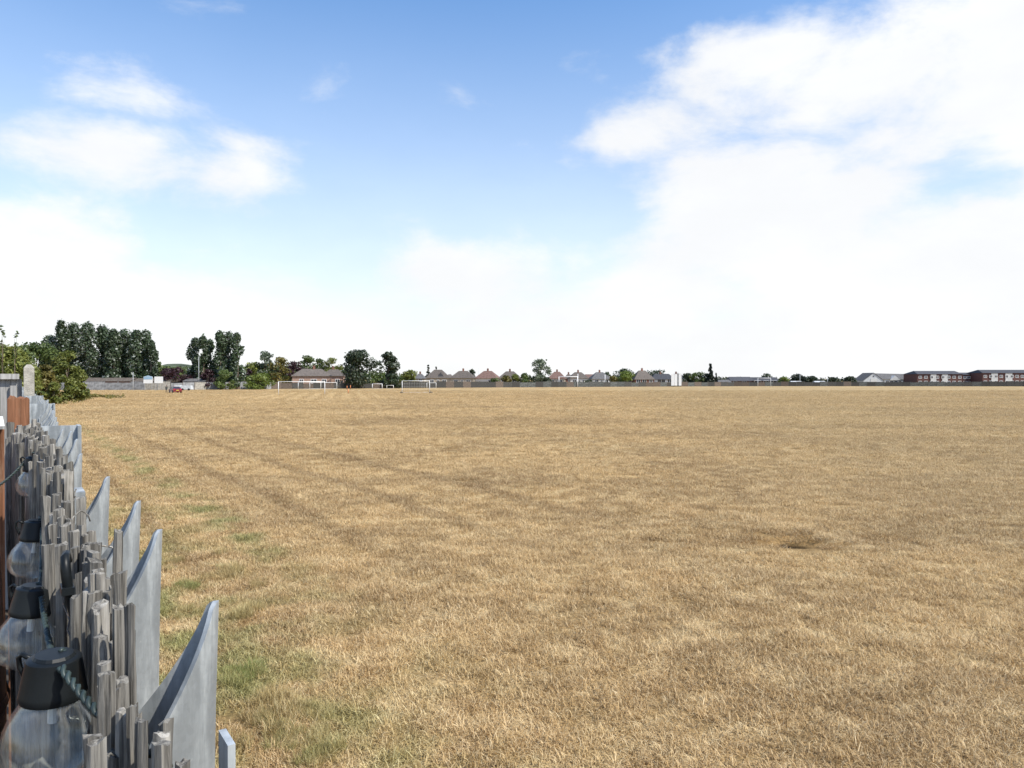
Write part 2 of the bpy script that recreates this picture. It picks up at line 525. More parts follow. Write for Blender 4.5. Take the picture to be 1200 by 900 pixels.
M_GLASS, t, out = mat_new('clear_plastic_bulb')
lw = t.new('ShaderNodeLayerWeight'); lw.inputs['Blend'].default_value = .32
gl = t.new('ShaderNodeBsdfGlossy'); gl.inputs['Roughness'].default_value = .12; gl.inputs[0].default_value = (.95, .97, .97, 1)
tp = t.new('ShaderNodeBsdfTransparent'); tp.inputs[0].default_value = (.94, .95, .94, 1)
df = t.new('ShaderNodeBsdfDiffuse'); df.inputs[0].default_value = (.78, .78, .76, 1)
co = t.new('ShaderNodeTexCoord').outputs['Object']
scuff = t.ramp(t.noise(co, 45, 5, .65), .45, .75, .03, .17)
m1 = t.new('ShaderNodeMixShader'); t.put(m1.inputs[0], t.math('ADD', t.math('MULTIPLY', lw.outputs['Facing'], .26), .015))
t.l.new(tp.outputs[0], m1.inputs[1]); t.l.new(gl.outputs[0], m1.inputs[2])
m2 = t.new('ShaderNodeMixShader'); t.put(m2.inputs[0], scuff)
t.l.new(m1.outputs[0], m2.inputs[1]); t.l.new(df.outputs[0], m2.inputs[2])
t.l.new(m2.outputs[0], out.inputs[0])

# ------------------------------------------------------------------ ground sheet to the horizon
def axis(lo, hi, step, far):
    a = list(np.arange(lo, hi + 1e-6, step))
    st_ = step
    while a[-1] < far:
        st_ *= 1.28; a.append(a[-1] + st_)
    st_ = step
    while a[0] > -far:
        st_ *= 1.28; a.insert(0, a[0] - st_)
    return np.array(a)


gx = axis(-13, 16, .22, 5500); gy = axis(1, 30, .22, 5500)
GX, GY = np.meshgrid(gx, gy)
GZ = ground_z(GX, GY)
nx, ny = len(gx), len(gy)
verts = np.stack([GX.ravel(), GY.ravel(), GZ.ravel()], 1)
idx = np.arange(nx * ny).reshape(ny, nx)
faces = np.stack([idx[:-1, :-1].ravel(), idx[:-1, 1:].ravel(), idx[1:, 1:].ravel(), idx[1:, :-1].ravel()], 1)
me = bpy.data.meshes.new('playing_field')
me.from_pydata(verts.tolist(), [], faces.tolist())
me.polygons.foreach_set('use_smooth', [True] * len(me.polygons))
tag(link('playing_field_ground', me, M_GROUND), kind='structure')

# raised garden the fence stands on
TER = 1.35
m = MB()
vs = []
for z in (-0.3, TER):
    for (s, n) in ((-4, -7), (30, -7), (30, .02), (-4, .02)):
        vs.append(fp(s, n, z))
m.add(vs, [(3, 2, 1, 0), (4, 5, 6, 7), (0, 1, 5, 4), (1, 2, 6, 5), (2, 3, 7, 6), (3, 0, 4, 7)])
tag(m.build('garden_terrace_ground', M_SOIL), kind='structure')

# ------------------------------------------------------------------ dry grass blades (stuff)
clumps = bpy.data.collections.new('grass_clump_sources')


def clump(seed, nb, rad, hmin, hmax, lean, wmin, wmax):
    r = np.random.default_rng(seed)
    a = r.uniform(0, 2 * np.pi, nb); rr = rad * np.sqrt(r.uniform(0, 1, nb))
    bx, by = rr * np.cos(a), rr * np.sin(a)
    L = r.uniform(hmin, hmax, nb); az = r.uniform(0, 2 * np.pi, nb)
    tilt = np.clip(r.normal(lean, .38, nb), .05, 1.5)
    tilt2 = np.clip(tilt + r.uniform(.1, .7, nb), 0, 1.75)
    wd = r.uniform(wmin, wmax, nb)
    tw = az + np.pi / 2 + r.normal(0, .5, nb)
    wx, wy = np.cos(tw) * wd / 2, np.sin(tw) * wd / 2
    mx_ = bx + np.cos(az) * np.sin(tilt) * L * .5; my_ = by + np.sin(az) * np.sin(tilt) * L * .5; mz_ = np.cos(tilt) * L * .5
    ex = mx_ + np.cos(az) * np.sin(tilt2) * L * .5; ey = my_ + np.sin(az) * np.sin(tilt2) * L * .5; ez = np.maximum(mz_ + np.cos(tilt2) * L * .5, .004)
    z0 = np.full(nb, -.01)
    V = np.stack([np.stack([bx - wx, by - wy, z0], 1), np.stack([bx + wx, by + wy, z0], 1),
                  np.stack([mx_ + wx * .8, my_ + wy * .8, mz_], 1), np.stack([mx_ - wx * .8, my_ - wy * .8, mz_], 1),
                  np.stack([ex, ey, ez], 1)], 1).reshape(-1, 3)
    i = np.arange(nb) * 5
    fq = np.stack([i, i + 1, i + 2, i + 3], 1).tolist(); ft = np.stack([i + 3, i + 2, i + 4], 1).tolist()
    me = bpy.data.meshes.new('grass_clump')
    me.from_pydata(V.tolist(), [], fq + ft)
    tn = np.clip(r.normal(.53, .34, nb), 0, 1)
    at = me.attributes.new('tone', 'FLOAT', 'FACE')
    at.data.foreach_set('value', np.concatenate([tn, tn]).astype(np.float32))
    me.materials.append(M_BLADE)
    o = bpy.data.objects.new('grass_clump_%02d' % seed, me)
    clumps.objects.link(o)


for k in range(6):
    clump(k, 120, .17, .05, .12, 1.08, .0035, .0080)
for k in range(6, 8):        # lush upright tufts
    clump(k, 190, .11, .09, .19, .42, .003, .0055)

pts, rots, scl, var, grn_a = [], [], [], [], []


def scatter(y0, y1, dens0, dens1, s0, s1, k0=1.0, k1=1.0):
    """grass clumps between two distances; density and size change evenly from one to the other"""
    dm = max(dens0, dens1)
    n = int(dm * .88 * (y1 * y1 - y0 * y0))
    yy = np.sqrt(rng.uniform(y0 * y0, y1 * y1, n))
    xx = rng.uniform(-.88, .88, n) * yy
    f = (yy - y0) / (y1 - y0)
    keep = ((xx * N.x + yy * N.y) > .16) & (rng.uniform(0, 1, n) < (dens0 + (dens1 - dens0) * f) / dm)
    # thinner on the scrape
    d = np.hypot((xx - HOLE[0] - .1) / 1.0, (yy - HOLE[1] + .2) / .85)
    keep &= (d > 1) | (rng.uniform(0, 1, n) < .4)
    d2 = np.hypot((xx - HOLE[0] - .3) / 2.0, (yy - HOLE[1] - .2) / 1.7)
    keep &= (d2 > 1) | (rng.uniform(0, 1, n) < .8)
    keep &= np.hypot((xx - HOLE[0]) / .30, (yy - HOLE[1] + .25) / .62) > 1
    keep &= (np.abs((xx - 5.5) * .862 + (yy - 13.9) * .507) > .22) | (np.abs((xx - 5.5) * .507 - (yy - 13.9) * .862) > 1.8) | (rng.uniform(0, 1, n) < .85)
    xx, yy, f = xx[keep], yy[keep], f[keep]
    pts.append(np.stack([xx, yy, ground_z(xx, yy)], 1))
    k = len(xx)
    rots.append(np.stack([rng.normal(0, .08, k), rng.normal(0, .08, k), rng.uniform(0, 6.283, k)], 1))
    scl.append(rng.uniform(.8, 1.2, k) * (s0 + (s1 - s0) * f)); var.append(rng.integers(0, 6, k)); grn_a.append(np.zeros(k))


scatter(2.6, 12, 62, 50, .95, 1.0)
scatter(12, 30, 50, 14, 1.0, 1.3)
scatter(30, 70, 14, 4, 1.3, 1.9)
scatter(70, 190, 4, .15, 1.9, 2.6)


def tufts(px, py, rad, n, green, s0=.7, s1=1.1):
    z = F * CAMH / (py - HOR); x = X(px, z)
    a = rng.uniform(0, 6.283, n); r = rad * np.sqrt(rng.uniform(0, 1, n))
    xx, yy = x + r * np.cos(a) * .8, z + r * np.sin(a) * 1.3
    pts.append(np.stack([xx, yy, ground_z(xx, yy)], 1))
    rots.append(np.stack([rng.normal(0, .1, n), rng.normal(0, .1, n), rng.uniform(0, 6.283, n)], 1))
    scl.append(rng.uniform(s0, s1, n)); var.append(rng.integers(6, 8, n)); grn_a.append(rng.uniform(.5, 1, n) * green)


tufts(283, 800, .22, 30, .85, .55, .85)
tufts(345, 858, .34, 26, .5, .5, .75)
tufts(290, 720, .22, 14, .35)
tufts(215, 687, .18, 14, .7, .5, .8)
tufts(372, 890, .18, 8, .6, .6, .8)
tufts(255, 672, .35, 14, .25, .6, .9)
tufts(310, 850, .4, 16, .3)
for _ in range(26):
    s_ = random.uniform(4.5, 26); n_ = random.uniform(.5, 3.0)
    q_ = fp(s_, n_)
    if q_.y > 4:
        tufts(600 + F * q_.x / q_.y, HOR + F * CAMH / q_.y, random.uniform(.15, .4), random.randint(5, 12), random.uniform(.2, .6), .4, .7)
# taller growth along the foot of the fence
k = 420
ss = rng.uniform(1.0, 30, k); nn = .2 + np.abs(rng.normal(0, .18, k))
xx, yy = D.x * ss + N.x * nn, D.y * ss + N.y * nn
pts.append(np.stack([xx, yy, ground_z(xx, yy)], 1))
rots.append(np.stack([rng.normal(0, .15, k), rng.normal(0, .15, k), rng.uniform(0, 6.283, k)], 1))
scl.append(rng.uniform(.8, 1.5, k)); var.append(rng.integers(6, 8, k)); grn_a.append(rng.uniform(0, .5, k))

P_ = np.concatenate(pts); R_ = np.concatenate(rots); S_ = np.concatenate(scl); V_ = np.concatenate(var); G_ = np.concatenate(grn_a)
me = bpy.data.meshes.new('dry_grass')
me.vertices.add(len(P_))
me.vertices.foreach_set('co', P_.astype(np.float32).ravel())
for nm, ty, data in (('rot', 'FLOAT_VECTOR', R_), ('scl', 'FLOAT', S_), ('green', 'FLOAT', G_)):
    a = me.attributes.new(nm, ty, 'POINT')
    a.data.foreach_set('vector' if ty == 'FLOAT_VECTOR' else 'value', data.astype(np.float32).ravel())
a = me.attributes.new('variant', 'INT', 'POINT'); a.data.foreach_set('value', V_.astype(np.int32))
grass = link('dry_grass', me, M_BLADE)
tag(grass, 'short parched straw coloured grass covering the playing field', 'grass', kind='stuff')
ng = bpy.data.node_groups.new('grass_scatter', 'GeometryNodeTree')
ng.interface.new_socket('Geometry', in_out='INPUT', socket_type='NodeSocketGeometry')
ng.interface.new_socket('Geometry', in_out='OUTPUT', socket_type='NodeSocketGeometry')
gi = ng.nodes.new('NodeGroupInput'); gout = ng.nodes.new('NodeGroupOutput')
iop = ng.nodes.new('GeometryNodeInstanceOnPoints')
ci = ng.nodes.new('GeometryNodeCollectionInfo')
ci.inputs['Collection'].default_value = clumps
ci.inputs['Separate Children'].default_value = True
ci.inputs['Reset Children'].default_value = True


def nattr(nm, ty):
    nd = ng.nodes.new('GeometryNodeInputNamedAttribute'); nd.data_type = ty
    nd.inputs['Name'].default_value = nm
    return nd.outputs[0]


L_ = ng.links
L_.new(gi.outputs[0], iop.inputs['Points']); L_.new(ci.outputs[0], iop.inputs['Instance'])
iop.inputs['Pick Instance'].default_value = True
L_.new(nattr('variant', 'INT'), iop.inputs['Instance Index'])
L_.new(nattr('rot', 'FLOAT_VECTOR'), iop.inputs['Rotation'])
L_.new(nattr('scl', 'FLOAT'), iop.inputs['Scale'])
L_.new(iop.outputs[0], gout.inputs[0])
md = grass.modifiers.new('scatter', 'NODES'); md.node_group = ng

# ------------------------------------------------------------------ steel palisade fence
TOP = CAMH - 0.11
PAL0 = 0.408 - 0.177 * 2
PITCH = 0.177


def line_shift(s):
    return min(max(0.0, .024 * (s - 1.7)), .065)


def pale_mesh(seed, height=TOP):
    r = random.Random(seed)
    T = [i / 26.0 for i in range(-26, 27)]
    def sec(t):
        a = abs(t)
        if a < .62:
            n = -.004 + .038 * (1 - (a / .62) ** 1.35)
        else:
            n = -.004 + .008 * (a - .62) / .38
        return t * .036, n
    def cut(t):
        a = abs(t)
        if a < .07:
            return -.0015 * (a / .07)
        if a < .56:
            return -.0015 - .060 * ((a - .07) / .49) ** .85
        if a < .66:
            return -.0615 - .028 * math.sin((a - .56) / .10 * math.pi / 2)
        q = (a - .66) / .34
        return -.0895 + .040 * math.sin(q * math.pi / 2) - (0.010 * max(0, q - .8) / .2)
    lv = [0.0, .25, .5, .75, .88, .93, .96, .98, 1.0]
    bm = bmesh.new()
    grid = []
    for t in T:
        s, n = sec(t)
        zt = height + cut(t)
        col_ = []
        for q in lv:
            z = zt * q
            k = max(0.0, (z - (height - .16)) / .16)
            cen = max(0.0, 1 - abs(t) * 1.2)
            nn = n + k * k * .003 * cen
            ss = s + k * k * .006 * t
            col_.append(bm.verts.new((ss, nn, z)))
        grid.append(col_)
    fs = []
    for i in range(len(T) - 1):
        for j in range(len(lv) - 1):
            fs.append(bm.faces.new((grid[i][j], grid[i + 1][j], grid[i + 1][j + 1], grid[i][j + 1])))
    bmesh.ops.recalc_face_normals(bm, faces=fs)
    bmesh.ops.solidify(bm, geom=fs, thickness=.0026)
    me = bpy.data.meshes.new('pale')
    bm.to_mesh(me); bm.free()
    for p_ in me.polygons:
        p_.use_smooth = True
    me.set_sharp_from_angle(angle=math.radians(35))
    me.materials.append(M_STEEL)
    return me


FRZ = math.atan2(D.y, D.x)         # local +x along fence; local -y is outward, so mirror handled below
pal = empty('palisade_fence', fp(.4, .06, 0), 0, 'galvanised steel palisade fence with splayed three-pointed pales', 'fence')
BASE = fp(.4, .06, 0)
pm = pale_mesh(1)
ROT = Matrix(((D.x, N.x, 0), (D.y, N.y, 0), (0, 0, 1)))   # columns: along, outward, up
# D x N points down for this handedness, so flip the section along the fence to keep a proper rotation
if ROT.determinant() < 0:
    ROT = Matrix(((-D.x, N.x, 0), (-D.y, N.y, 0), (0, 0, 1)))
RQ = ROT.to_euler()


def fence_child(name, me, s, n, z, parent, base, jit=0.0):
    o = link(name, me, None, parent)
    p_ = fp(s, n, z)
    o.location = p_ - base
    o.rotation_euler = RQ
    if jit:
        o.rotation_euler = (RQ.x + random.gauss(0, jit), RQ.y + random.gauss(0, jit), RQ.z + random.gauss(0, jit * 4))
    return o


for k in range(2, 75):
    s = PAL0 + PITCH * k
    if k == 6:
        continue
    if abs(s - 1.96) < .07 or abs(s - 3.73) < .07 or abs(s - 5.5) < .07:
        continue
    dz = random.gauss(0, .006)
    fence_child('pale', pm, s, .055 + line_shift(s) + random.gauss(0, .0015), dz, pal, BASE, .0008)
# bent pale whose points were cut off
m = MB(); m.box((0, 0, (TOP - .035) / 2), (.05, .012, TOP - .035))
fence_child('pale', m.mesh('cut_pale'), PAL0 + PITCH * 6, .075, 0, pal, BASE).data.materials.append(M_STEEL)
m = MB(); m.box((0, 0, (CAMH - .148) / 2), (.016, .003, CAMH - .148))
fence_child('pale', m.mesh('sawn_pale'), .318, .074, 0, pal, BASE).data.materials.append(M_STEEL)
for (s, n0, n1) in ((1.96, .036, .136), (3.73, .062, .164), (5.5, .08, .18), (8.3, .08, .18), (11, .08, .18)):
    m = MB(); h = TOP + .004; L = n1 - n0
    m.box((0, L / 2, h / 2), (.007, L - .014, h))
    m.box((0, .0035, h / 2), (.062, .007, h)); m.box((0, L - .0035, h / 2), (.062, .007, h))
    o = fence_child('post', m.mesh('i_beam_post'), s, n0, 0, pal, BASE); o.data.materials.append(M_STEEL)
for (z0,) in ((TOP - .42,), (.45,)):
    for (a, b_) in ((-.2, 1.92), (2.0, 3.69), (3.77, 5.46), (5.54, 8.26), (8.34, 10.96), (11.04, 13.2)):
        m = MB()
        la, lb = line_shift(a), line_shift(b_)
        q = [fp(a, .100 + la, z0) - BASE, fp(b_, .100 + lb, z0) - BASE]
        m.tube(q, .006, 4)
        m.tube([v + Vector((0, 0, .03)) for v in q], .006, 4)
        m.build('rail', M_STEEL, pal)

# ------------------------------------------------------------------ split-wood screen on the garden side
scr = empty('split_wood_screen', fp(.4, .04, TER), 0, 'weathered grey screen of split wooden stakes wired in front of the steel pales', 'screen')
SB = fp(.4, .04, TER)


def stake_mesh(seed, rad, h):
    r = random.Random(seed)
    n = r.choice((8, 9, 10))
    base = [r.uniform(.80, 1.12) for _ in range(n)]
    for _ in range(2):
        base[r.randrange(n)] *= .78          # splits along the grain
    sq = r.uniform(.5, 1.0)
    zs = [0, .5, .75, .85, .90, .93, .955, .975, .99, 1.0]
    ph = r.uniform(0, 6.28)
    bx, by = r.uniform(-.004, .004), r.uniform(-.0025, .0025)
    sl, sa = r.uniform(0, .4), r.uniform(0, 6.28)
    vs, fs = [], []
    for z in zs:
        tap = 1 - .25 * max(0, (z - .9) / .1) * r.random()
        for k in range(n):
            a_ = ph + 2 * math.pi * k / n
            rr = base[k] * (1 + r.uniform(-.10, .10)) * rad * tap
            x, y = rr * math.cos(a_), rr * math.sin(a_) * sq
            zz = z * h
            if z == 1.0:
                zz += sl * (x * math.cos(sa) + y * math.sin(sa)) + r.uniform(-.0012, .0008)
            vs.append((x + bx * math.sin(z * 9 + ph), y + by * math.sin(z * 7 + ph), zz))
    for i in range(len(zs) - 1):
        for k in range(n):
            k2 = (k + 1) % n
            fs.append((i * n + k, i * n + k2, (i + 1) * n + k2, (i + 1) * n + k))
    t0 = (len(zs) - 1) * n
    c_ = len(vs)
    vs.append((sum(vs[t0 + k][0] for k in range(n)) / n, sum(vs[t0 + k][1] for k in range(n)) / n, sum(vs[t0 + k][2] for k in range(n)) / n + r.uniform(-.0008, .0012)))
    for k in range(n):
        fs.append((t0 + k, t0 + (k + 1) % n, c_))
    me = bpy.data.meshes.new('stake')
    me.from_pydata(vs, [], fs)
    me.materials.append(M_STAKE)
    return me


_st = [0]


def stake(s, n, rad, H, lean=.004):
    _st[0] += 1
    o = link('stake', stake_mesh(_st[0], rad, CAMH - H - TER), None, scr)
    o.location = fp(s, n, TER) - SB
    o.rotation_euler = (random.gauss(0, lean), random.gauss(0, lean), random.uniform(0, 6.28))


s = .29
while s < 1.87:
    H = random.gauss(.118, .005)
    if random.random() < .07:
        H += random.uniform(.01, .03)
    if s > .85:
        H -= .022
    if s < .40:
        H += .022
    rad = random.uniform(.0038, .0062) if s > .45 else random.uniform(.0034, .0048)
    stake(s, random.uniform(.042, .047), rad, H)
    s += rad * random.uniform(1.25, 1.9)
s = .36
while s < 1.85:            # loose second layer
    stake(s, random.uniform(.034, .039), random.uniform(.004, .0065), random.gauss(.128, .008) - (.02 if s > .85 else 0))
    s += random.uniform(.03, .075)
s = 1.36
while s < 1.86:             # thick bundle past the lamps
    stake(s, random.uniform(.012, .034), random.uniform(.006, .010), random.gauss(.100, .009))
    s += random.uniform(.014, .026)
# binding wire woven through the stakes
for H in (.165, .235, .33, .52):
    q = []
    s = .30
    while s < 1.88:
        q.append(fp(s, .032 + .0012 * math.sin(s * 130 + H * 50), CAMH - H + .012 * math.sin(s * 9 + H * 9)) - SB)
        s += .016
    m = MB(); m.tube(q, .0006, 4); m.build('binding_wire', M_WIRE, scr, True)
# curled broken wire ends and dried tendrils on top
for k in range(9):
    s0 = random.uniform(.5, 1.6); n0 = random.uniform(.036, .06); z0 = CAMH - random.uniform(.12, .15)
    q = [fp(s0, n0, z0) - SB]
    d = Vector((random.gauss(0, .5), random.gauss(0, .5), random.uniform(.1, 1))).normalized()
    for j in range(7):
        d = (d + Vector((random.gauss(0, .4), random.gauss(0, .4), random.gauss(-.12, .35)))).normalized()
        q.append(q[-1] + d * .0055)
    m = MB(); m.tube(q, .0007, 4); m.build('tendril', M_STAKE, scr, True)

# ------------------------------------------------------------------ bulb string lights
BULB_R = .0225


def cap_bulb(loc, rz, tilt, label, sc_=1.0):
    e = empty('string_light', loc, rz, label, 'string light', 'bulb string lights hung on the garden side of the fence')
    e.rotation_euler = (tilt[0], tilt[1], rz)
    e.scale = (sc_,) * 3
    m = MB()
    rib = lambda a, z: 1 + .030 * math.cos(a * 9) * (1 if z < -.012 else .4)
    prof = [(.0125, 0), (.0128, -.004), (.0150, -.008), (.0190, -.014), (.0218, -.021), (.0225, -.027), (.0215, -.033), (.0180, -.039), (.0120, -.0435), (.005, -.0455), (.0006, -.046)]
    m.lathe(prof, 54, wob=rib)
    inner = [(max(r - .0011, .0003), z + (.0006 if z < -.03 else 0)) for (r, z) in prof]
    m2 = MB(); m2.lathe(inner, 36)
    m.v += []; o0 = len(m.v)
    m.add(m2.v, [tuple(reversed(f)) for f in m2.f])
    b_ = m.build('bulb', M_GLASS, e, True)
    # small light strip inside
    m = MB(); m.tube([(0, 0, -.001), (0, 0, -.018)], .0022, 8); m.build('diode', M_WHITE, b_)
    m = MB()
    m.lathe([(.0, .0155), (.0108, .0155), (.0122, .0147), (.0127, .012), (.0148, -.001), (.0153, -.003), (.0146, -.005), (.0, -.005)], 28)
    cp = m.build('cap', M_BLACK, e, True)
    cp.data.set_sharp_from_angle(angle=math.radians(40))
    # solar panel top edge and carrying loop
    m = MB(); m.lathe([(.0, .0170), (.0085, .0170), (.0095, .0156)], 20); m.build('cap_lid', M_BLACK, cp)
    m = MB()
    q = [(-.0125, 0, .0125), (-.0180, 0, .0145), (-.0202, 0, .0125), (-.0195, 0, .008), (-.0160, 0, .002), (-.0145, 0, .000)]
    m.tube(q, .0013, 6); m.build('loop', M_BLACK, e, True)
    return e


BP = []
for (px, py, z, lab) in ((61, 806, .37, 'clear bulb string light with black cap, first after the cable leaves the stakes'),
                         (37, 712, .56, 'clear bulb string light with black cap, second from the cable end on the stakes'),
                         (41, 628, .79, 'clear bulb string light with black cap, third from the cable end on the stakes'),
                         (40, 548, 1.10, 'clear bulb string light with black cap hanging by the thick stake bundle')):
    p_ = Vector((X(px, z), z, Zh(py, z)))
    BP.append(p_)
    cap_bulb(p_, math.radians(random.uniform(-20, 20)), (random.uniform(-.06, .06), random.uniform(.05, .16)), lab)

m = MB()


def twist(a, b_, sag, n=60):
    a = Vector(a); b_ = Vector(b_)
    q1, q2 = [], []
    t_ = (b_ - a).normalized()
    u_ = t_.cross(Vector((0, 0, 1))).normalized(); v_ = t_.cross(u_)
    turns = (b_ - a).length / .011
    for i in range(n + 1):
        f = i / n
        p_ = a.lerp(b_, f) - Vector((0, 0, sag * 4 * f * (1 - f)))
        an = f * turns * 2 * math.pi
        o_ = (u_ * math.cos(an) + v_ * math.sin(an)) * .0011
        q1.append(p_ + o_); q2.append(p_ - o_)
    m.tube(q1, .0012, 5); m.tube(q2, .0012, 5)


off = Vector((.012, -.008, .010))
end = Vector((X(190, .30), .30, Zh(890, .30)))
twist(BP[0] + Vector((.010, -.010, .014)), end, .006, 90)
twist(end, Vector((X(300, .22), .22, Zh(1080, .22))), .004, 50)
twist(BP[1] + off, BP[0] + Vector((.003, .003, .017)), .018, 90)
twist(BP[2] + off, BP[1] + Vector((.003, .003, .017)), .022, 90)
twist(BP[3] + off, BP[2] + Vector((.003, .003, .017)), .03, 100)
twist(BP[3] + Vector((-.004, .004, .022)), fp(1.75, .005, CAMH - .15), .03, 80)
twist(BP[3] + Vector((-.012, .0, .012)), Vector((X(-30, 1.0), 1.0, Zh(580, 1.0))), .01, 80)
cab = m.build('string_light_cable', M_CABLE, None, True)
tag(cab, 'dark twisted cable linking the bulb string lights along the stakes', 'cable')
# black hook strap on the stakes
hk = empty('cable_hook', Vector((X(86, .47), .47, Zh(672, .47))), FRZ, 'black plastic hook strap clipped to the wooden stakes', 'hook')
m = MB()
q = [(.0, 0, -.030), (-.001, .002, -.018), (-.005, .004, -.006), (-.006, .005, .004), (-.002, .005, .011), (.005, .004, .012), (.008, .002, .006)]
m.tube(q, [.0022, .0028, .003, .003, .0028, .0025, .0018], 7); m.build('strap', M_BLACK, hk, True)
m = MB(); m.box((-.002, .004, -.009), (.016, .007, .0045)); m.build('clasp', M_BLACK, hk)

# ------------------------------------------------------------------ garden things
# brown water butt
wb = empty('water_butt', fp(1.56, -.292, TER), 0, 'rounded brown moulded plastic water butt beside the split stakes', 'water butt')
top = CAMH - .155 - TER
m = MB()
prof = [(.0, 0), (.225, 0), (.24, .02), (.265, .4), (.285, .75), (.288, 1.0), (.28, top - .16), (.262, top - .05), (.235, top - .012), (.20, top), (.0, top + .004)]
m.lathe(prof, 48); m.build('body', M_BUTT, wb, True)
m = MB(); m.lathe([(.21, top - .006), (.225, top + .012), (.22, top + .026), (.1, top + .036), (.0, top + .038)], 40); m.build('lid', M_BUTT, wb, True)
for zz in (.35, .75, 1.0):
    m = MB(); r_ = .289 if zz > .7 else .264
    m.lathe([(r_, zz - .012), (r_ + .004, zz), (r_, zz + .012)], 48); m.build('rib', M_BUTT, wb, True)


def plank(name, s, n, wdt, thick, ztop, mat, label, cat='board', cap=False):
    m = MB()
    h = ztop - TER
    k = 7
    # frayed top edge
    vs = []; fs = []
    for j, y in enumerate((-thick / 2, thick / 2)):
        for i in range(k + 1):
            x = -wdt / 2 + wdt * i / k
            vs.append((x, y, 0)); vs.append((x, y, h - random.uniform(0, .012)))
    n2 = (k + 1) * 2
    for i in range(k):
        a = i * 2
        fs += [(a, a + 2, a + 3, a + 1), (n2 + a, n2 + a + 1, n2 + a + 3, n2 + a + 2), (a + 1, a + 3, n2 + a + 3, n2 + a + 1)]
    fs += [(0, 1, n2 + 1, n2), (k * 2, n2 + k * 2, n2 + k * 2 + 1, k * 2 + 1)]
    m.add(vs, fs)
    o = m.build(name, mat)
    o.location = fp(s, n, TER)
    o.rotation_euler = (random.uniform(-.01, .01), 0, TH)
    return tag(o, label, cat)


plank('timber_board', 2.40, .022, .050, .028, Zh(463, 2.0), M_BROWNBOARD, 'upright red-brown timber board with frayed pale top behind the stake bundle')
plank('timber_board', 2.36, -.032, .045, .028, Zh(501, 1.95), M_BROWNBOARD, 'lower red-brown timber board under a white cap')
m = MB(); m.box((0, 0, .012), (.05, .04, .024), 0, 0, .85)
o = m.build('post_cap', M_WHITE); o.location = fp(2.36, -.034, Zh(500, 1.95) + .003); o.rotation_euler = (0, 0, TH)
tag(o, 'small white plastic cap on the lower red-brown board', 'cap')

# neighbour's close-board fence panel and its concrete post
zz = 5.0
pf = empty('garden_fence_panel', (X(28, zz) - .02, zz, TER), TH, 'silvered timber fence panel with capping rail fixed to the pointed post', 'fence panel')
x0, x1 = -1.85, .0
ptop = Zh(444, zz) - TER
nb = 14
for i in range(nb):
    wd_ = (x1 - x0) / nb
    m = MB(); m.box((x0 + wd_ * (i + .5), random.uniform(-.004, .004) + (.008 if i % 2 else 0), ptop / 2 - .0), (wd_ + .012, .014, ptop - .004))
    m.build('board', M_GREYWOOD, pf)
m = MB(); m.box(((x0 + x1) / 2 - .01, -.01, ptop + .016), (x1 - x0 - .0, .06, .036)); m.build('capping_rail', M_GREYWOOD, pf)
m = MB(); m.box((x1 - .045, -.022, ptop / 2 - .02), (.035, .02, ptop - .05)); m.build('edge_batten', M_GREYWOOD, pf)
cp_ = empty('fence_post', (X(34, zz), zz, TER), TH, 'pale concrete fence post with pointed top at the end of the silvered panel', 'post')
m = MB(); hp = Zh(431, zz) - TER
m.box((0, 0, hp / 2), (.06, .07, hp))
m.build('shaft', M_CONCRETE, cp_)
m = MB(); m.box((0, 0, hp + .011), (.06, .07, .022), 0, 0, .45); m.build('pointed_cap', M_CONCRETE, cp_)

# ------------------------------------------------------------------ trees
def leaf_mesh(blobs, n, size, seed, shell=.5, tall=1.0):
    r = np.random.default_rng(seed)
    B = np.array([b[:6] for b in blobs]); tn = np.array([b[6] for b in blobs])
    wgt = (B[:, 3] * B[:, 5]) ** .9; wgt /= wgt.sum()
    k = r.choice(len(B), n, p=wgt)
    d = r.normal(size=(n, 3)); d /= np.linalg.norm(d, axis=1)[:, None]
    rad = shell + (1 - shell) * r.uniform(0, 1, n) ** .6
    rad *= 1 + r.normal(0, .09, n)
    P = B[k, :3] + d * rad[:, None] * B[k, 3:6]
    nm = d * .8 + r.normal(size=(n, 3)) * .75; nm[:, 2] += .25; nm /= np.linalg.norm(nm, axis=1)[:, None]
    a = np.cross(nm, r.normal(size=(n, 3))); a /= np.linalg.norm(a, axis=1)[:, None]
    b = np.cross(nm, a)
    s = size * r.uniform(.55, 1.35, n)[:, None]
    V = np.stack([P - a * s * .75, P + b * s * .42, P + a * s * .75, P - b * s * .42], 1).reshape(-1, 3)
    V[:, 2] = np.maximum(V[:, 2], .03)
    i = np.arange(n) * 4
    me = bpy.data.meshes.new('crown')
    me.from_pydata(V.tolist(), [], np.stack([i, i + 1, i + 2, i + 3], 1).tolist())
    at = me.attributes.new('tone', 'FLOAT', 'FACE')
    at.data.foreach_set('value', np.clip(tn[k] + r.normal(0, .24, n), 0, 1).astype(np.float32))
    return me


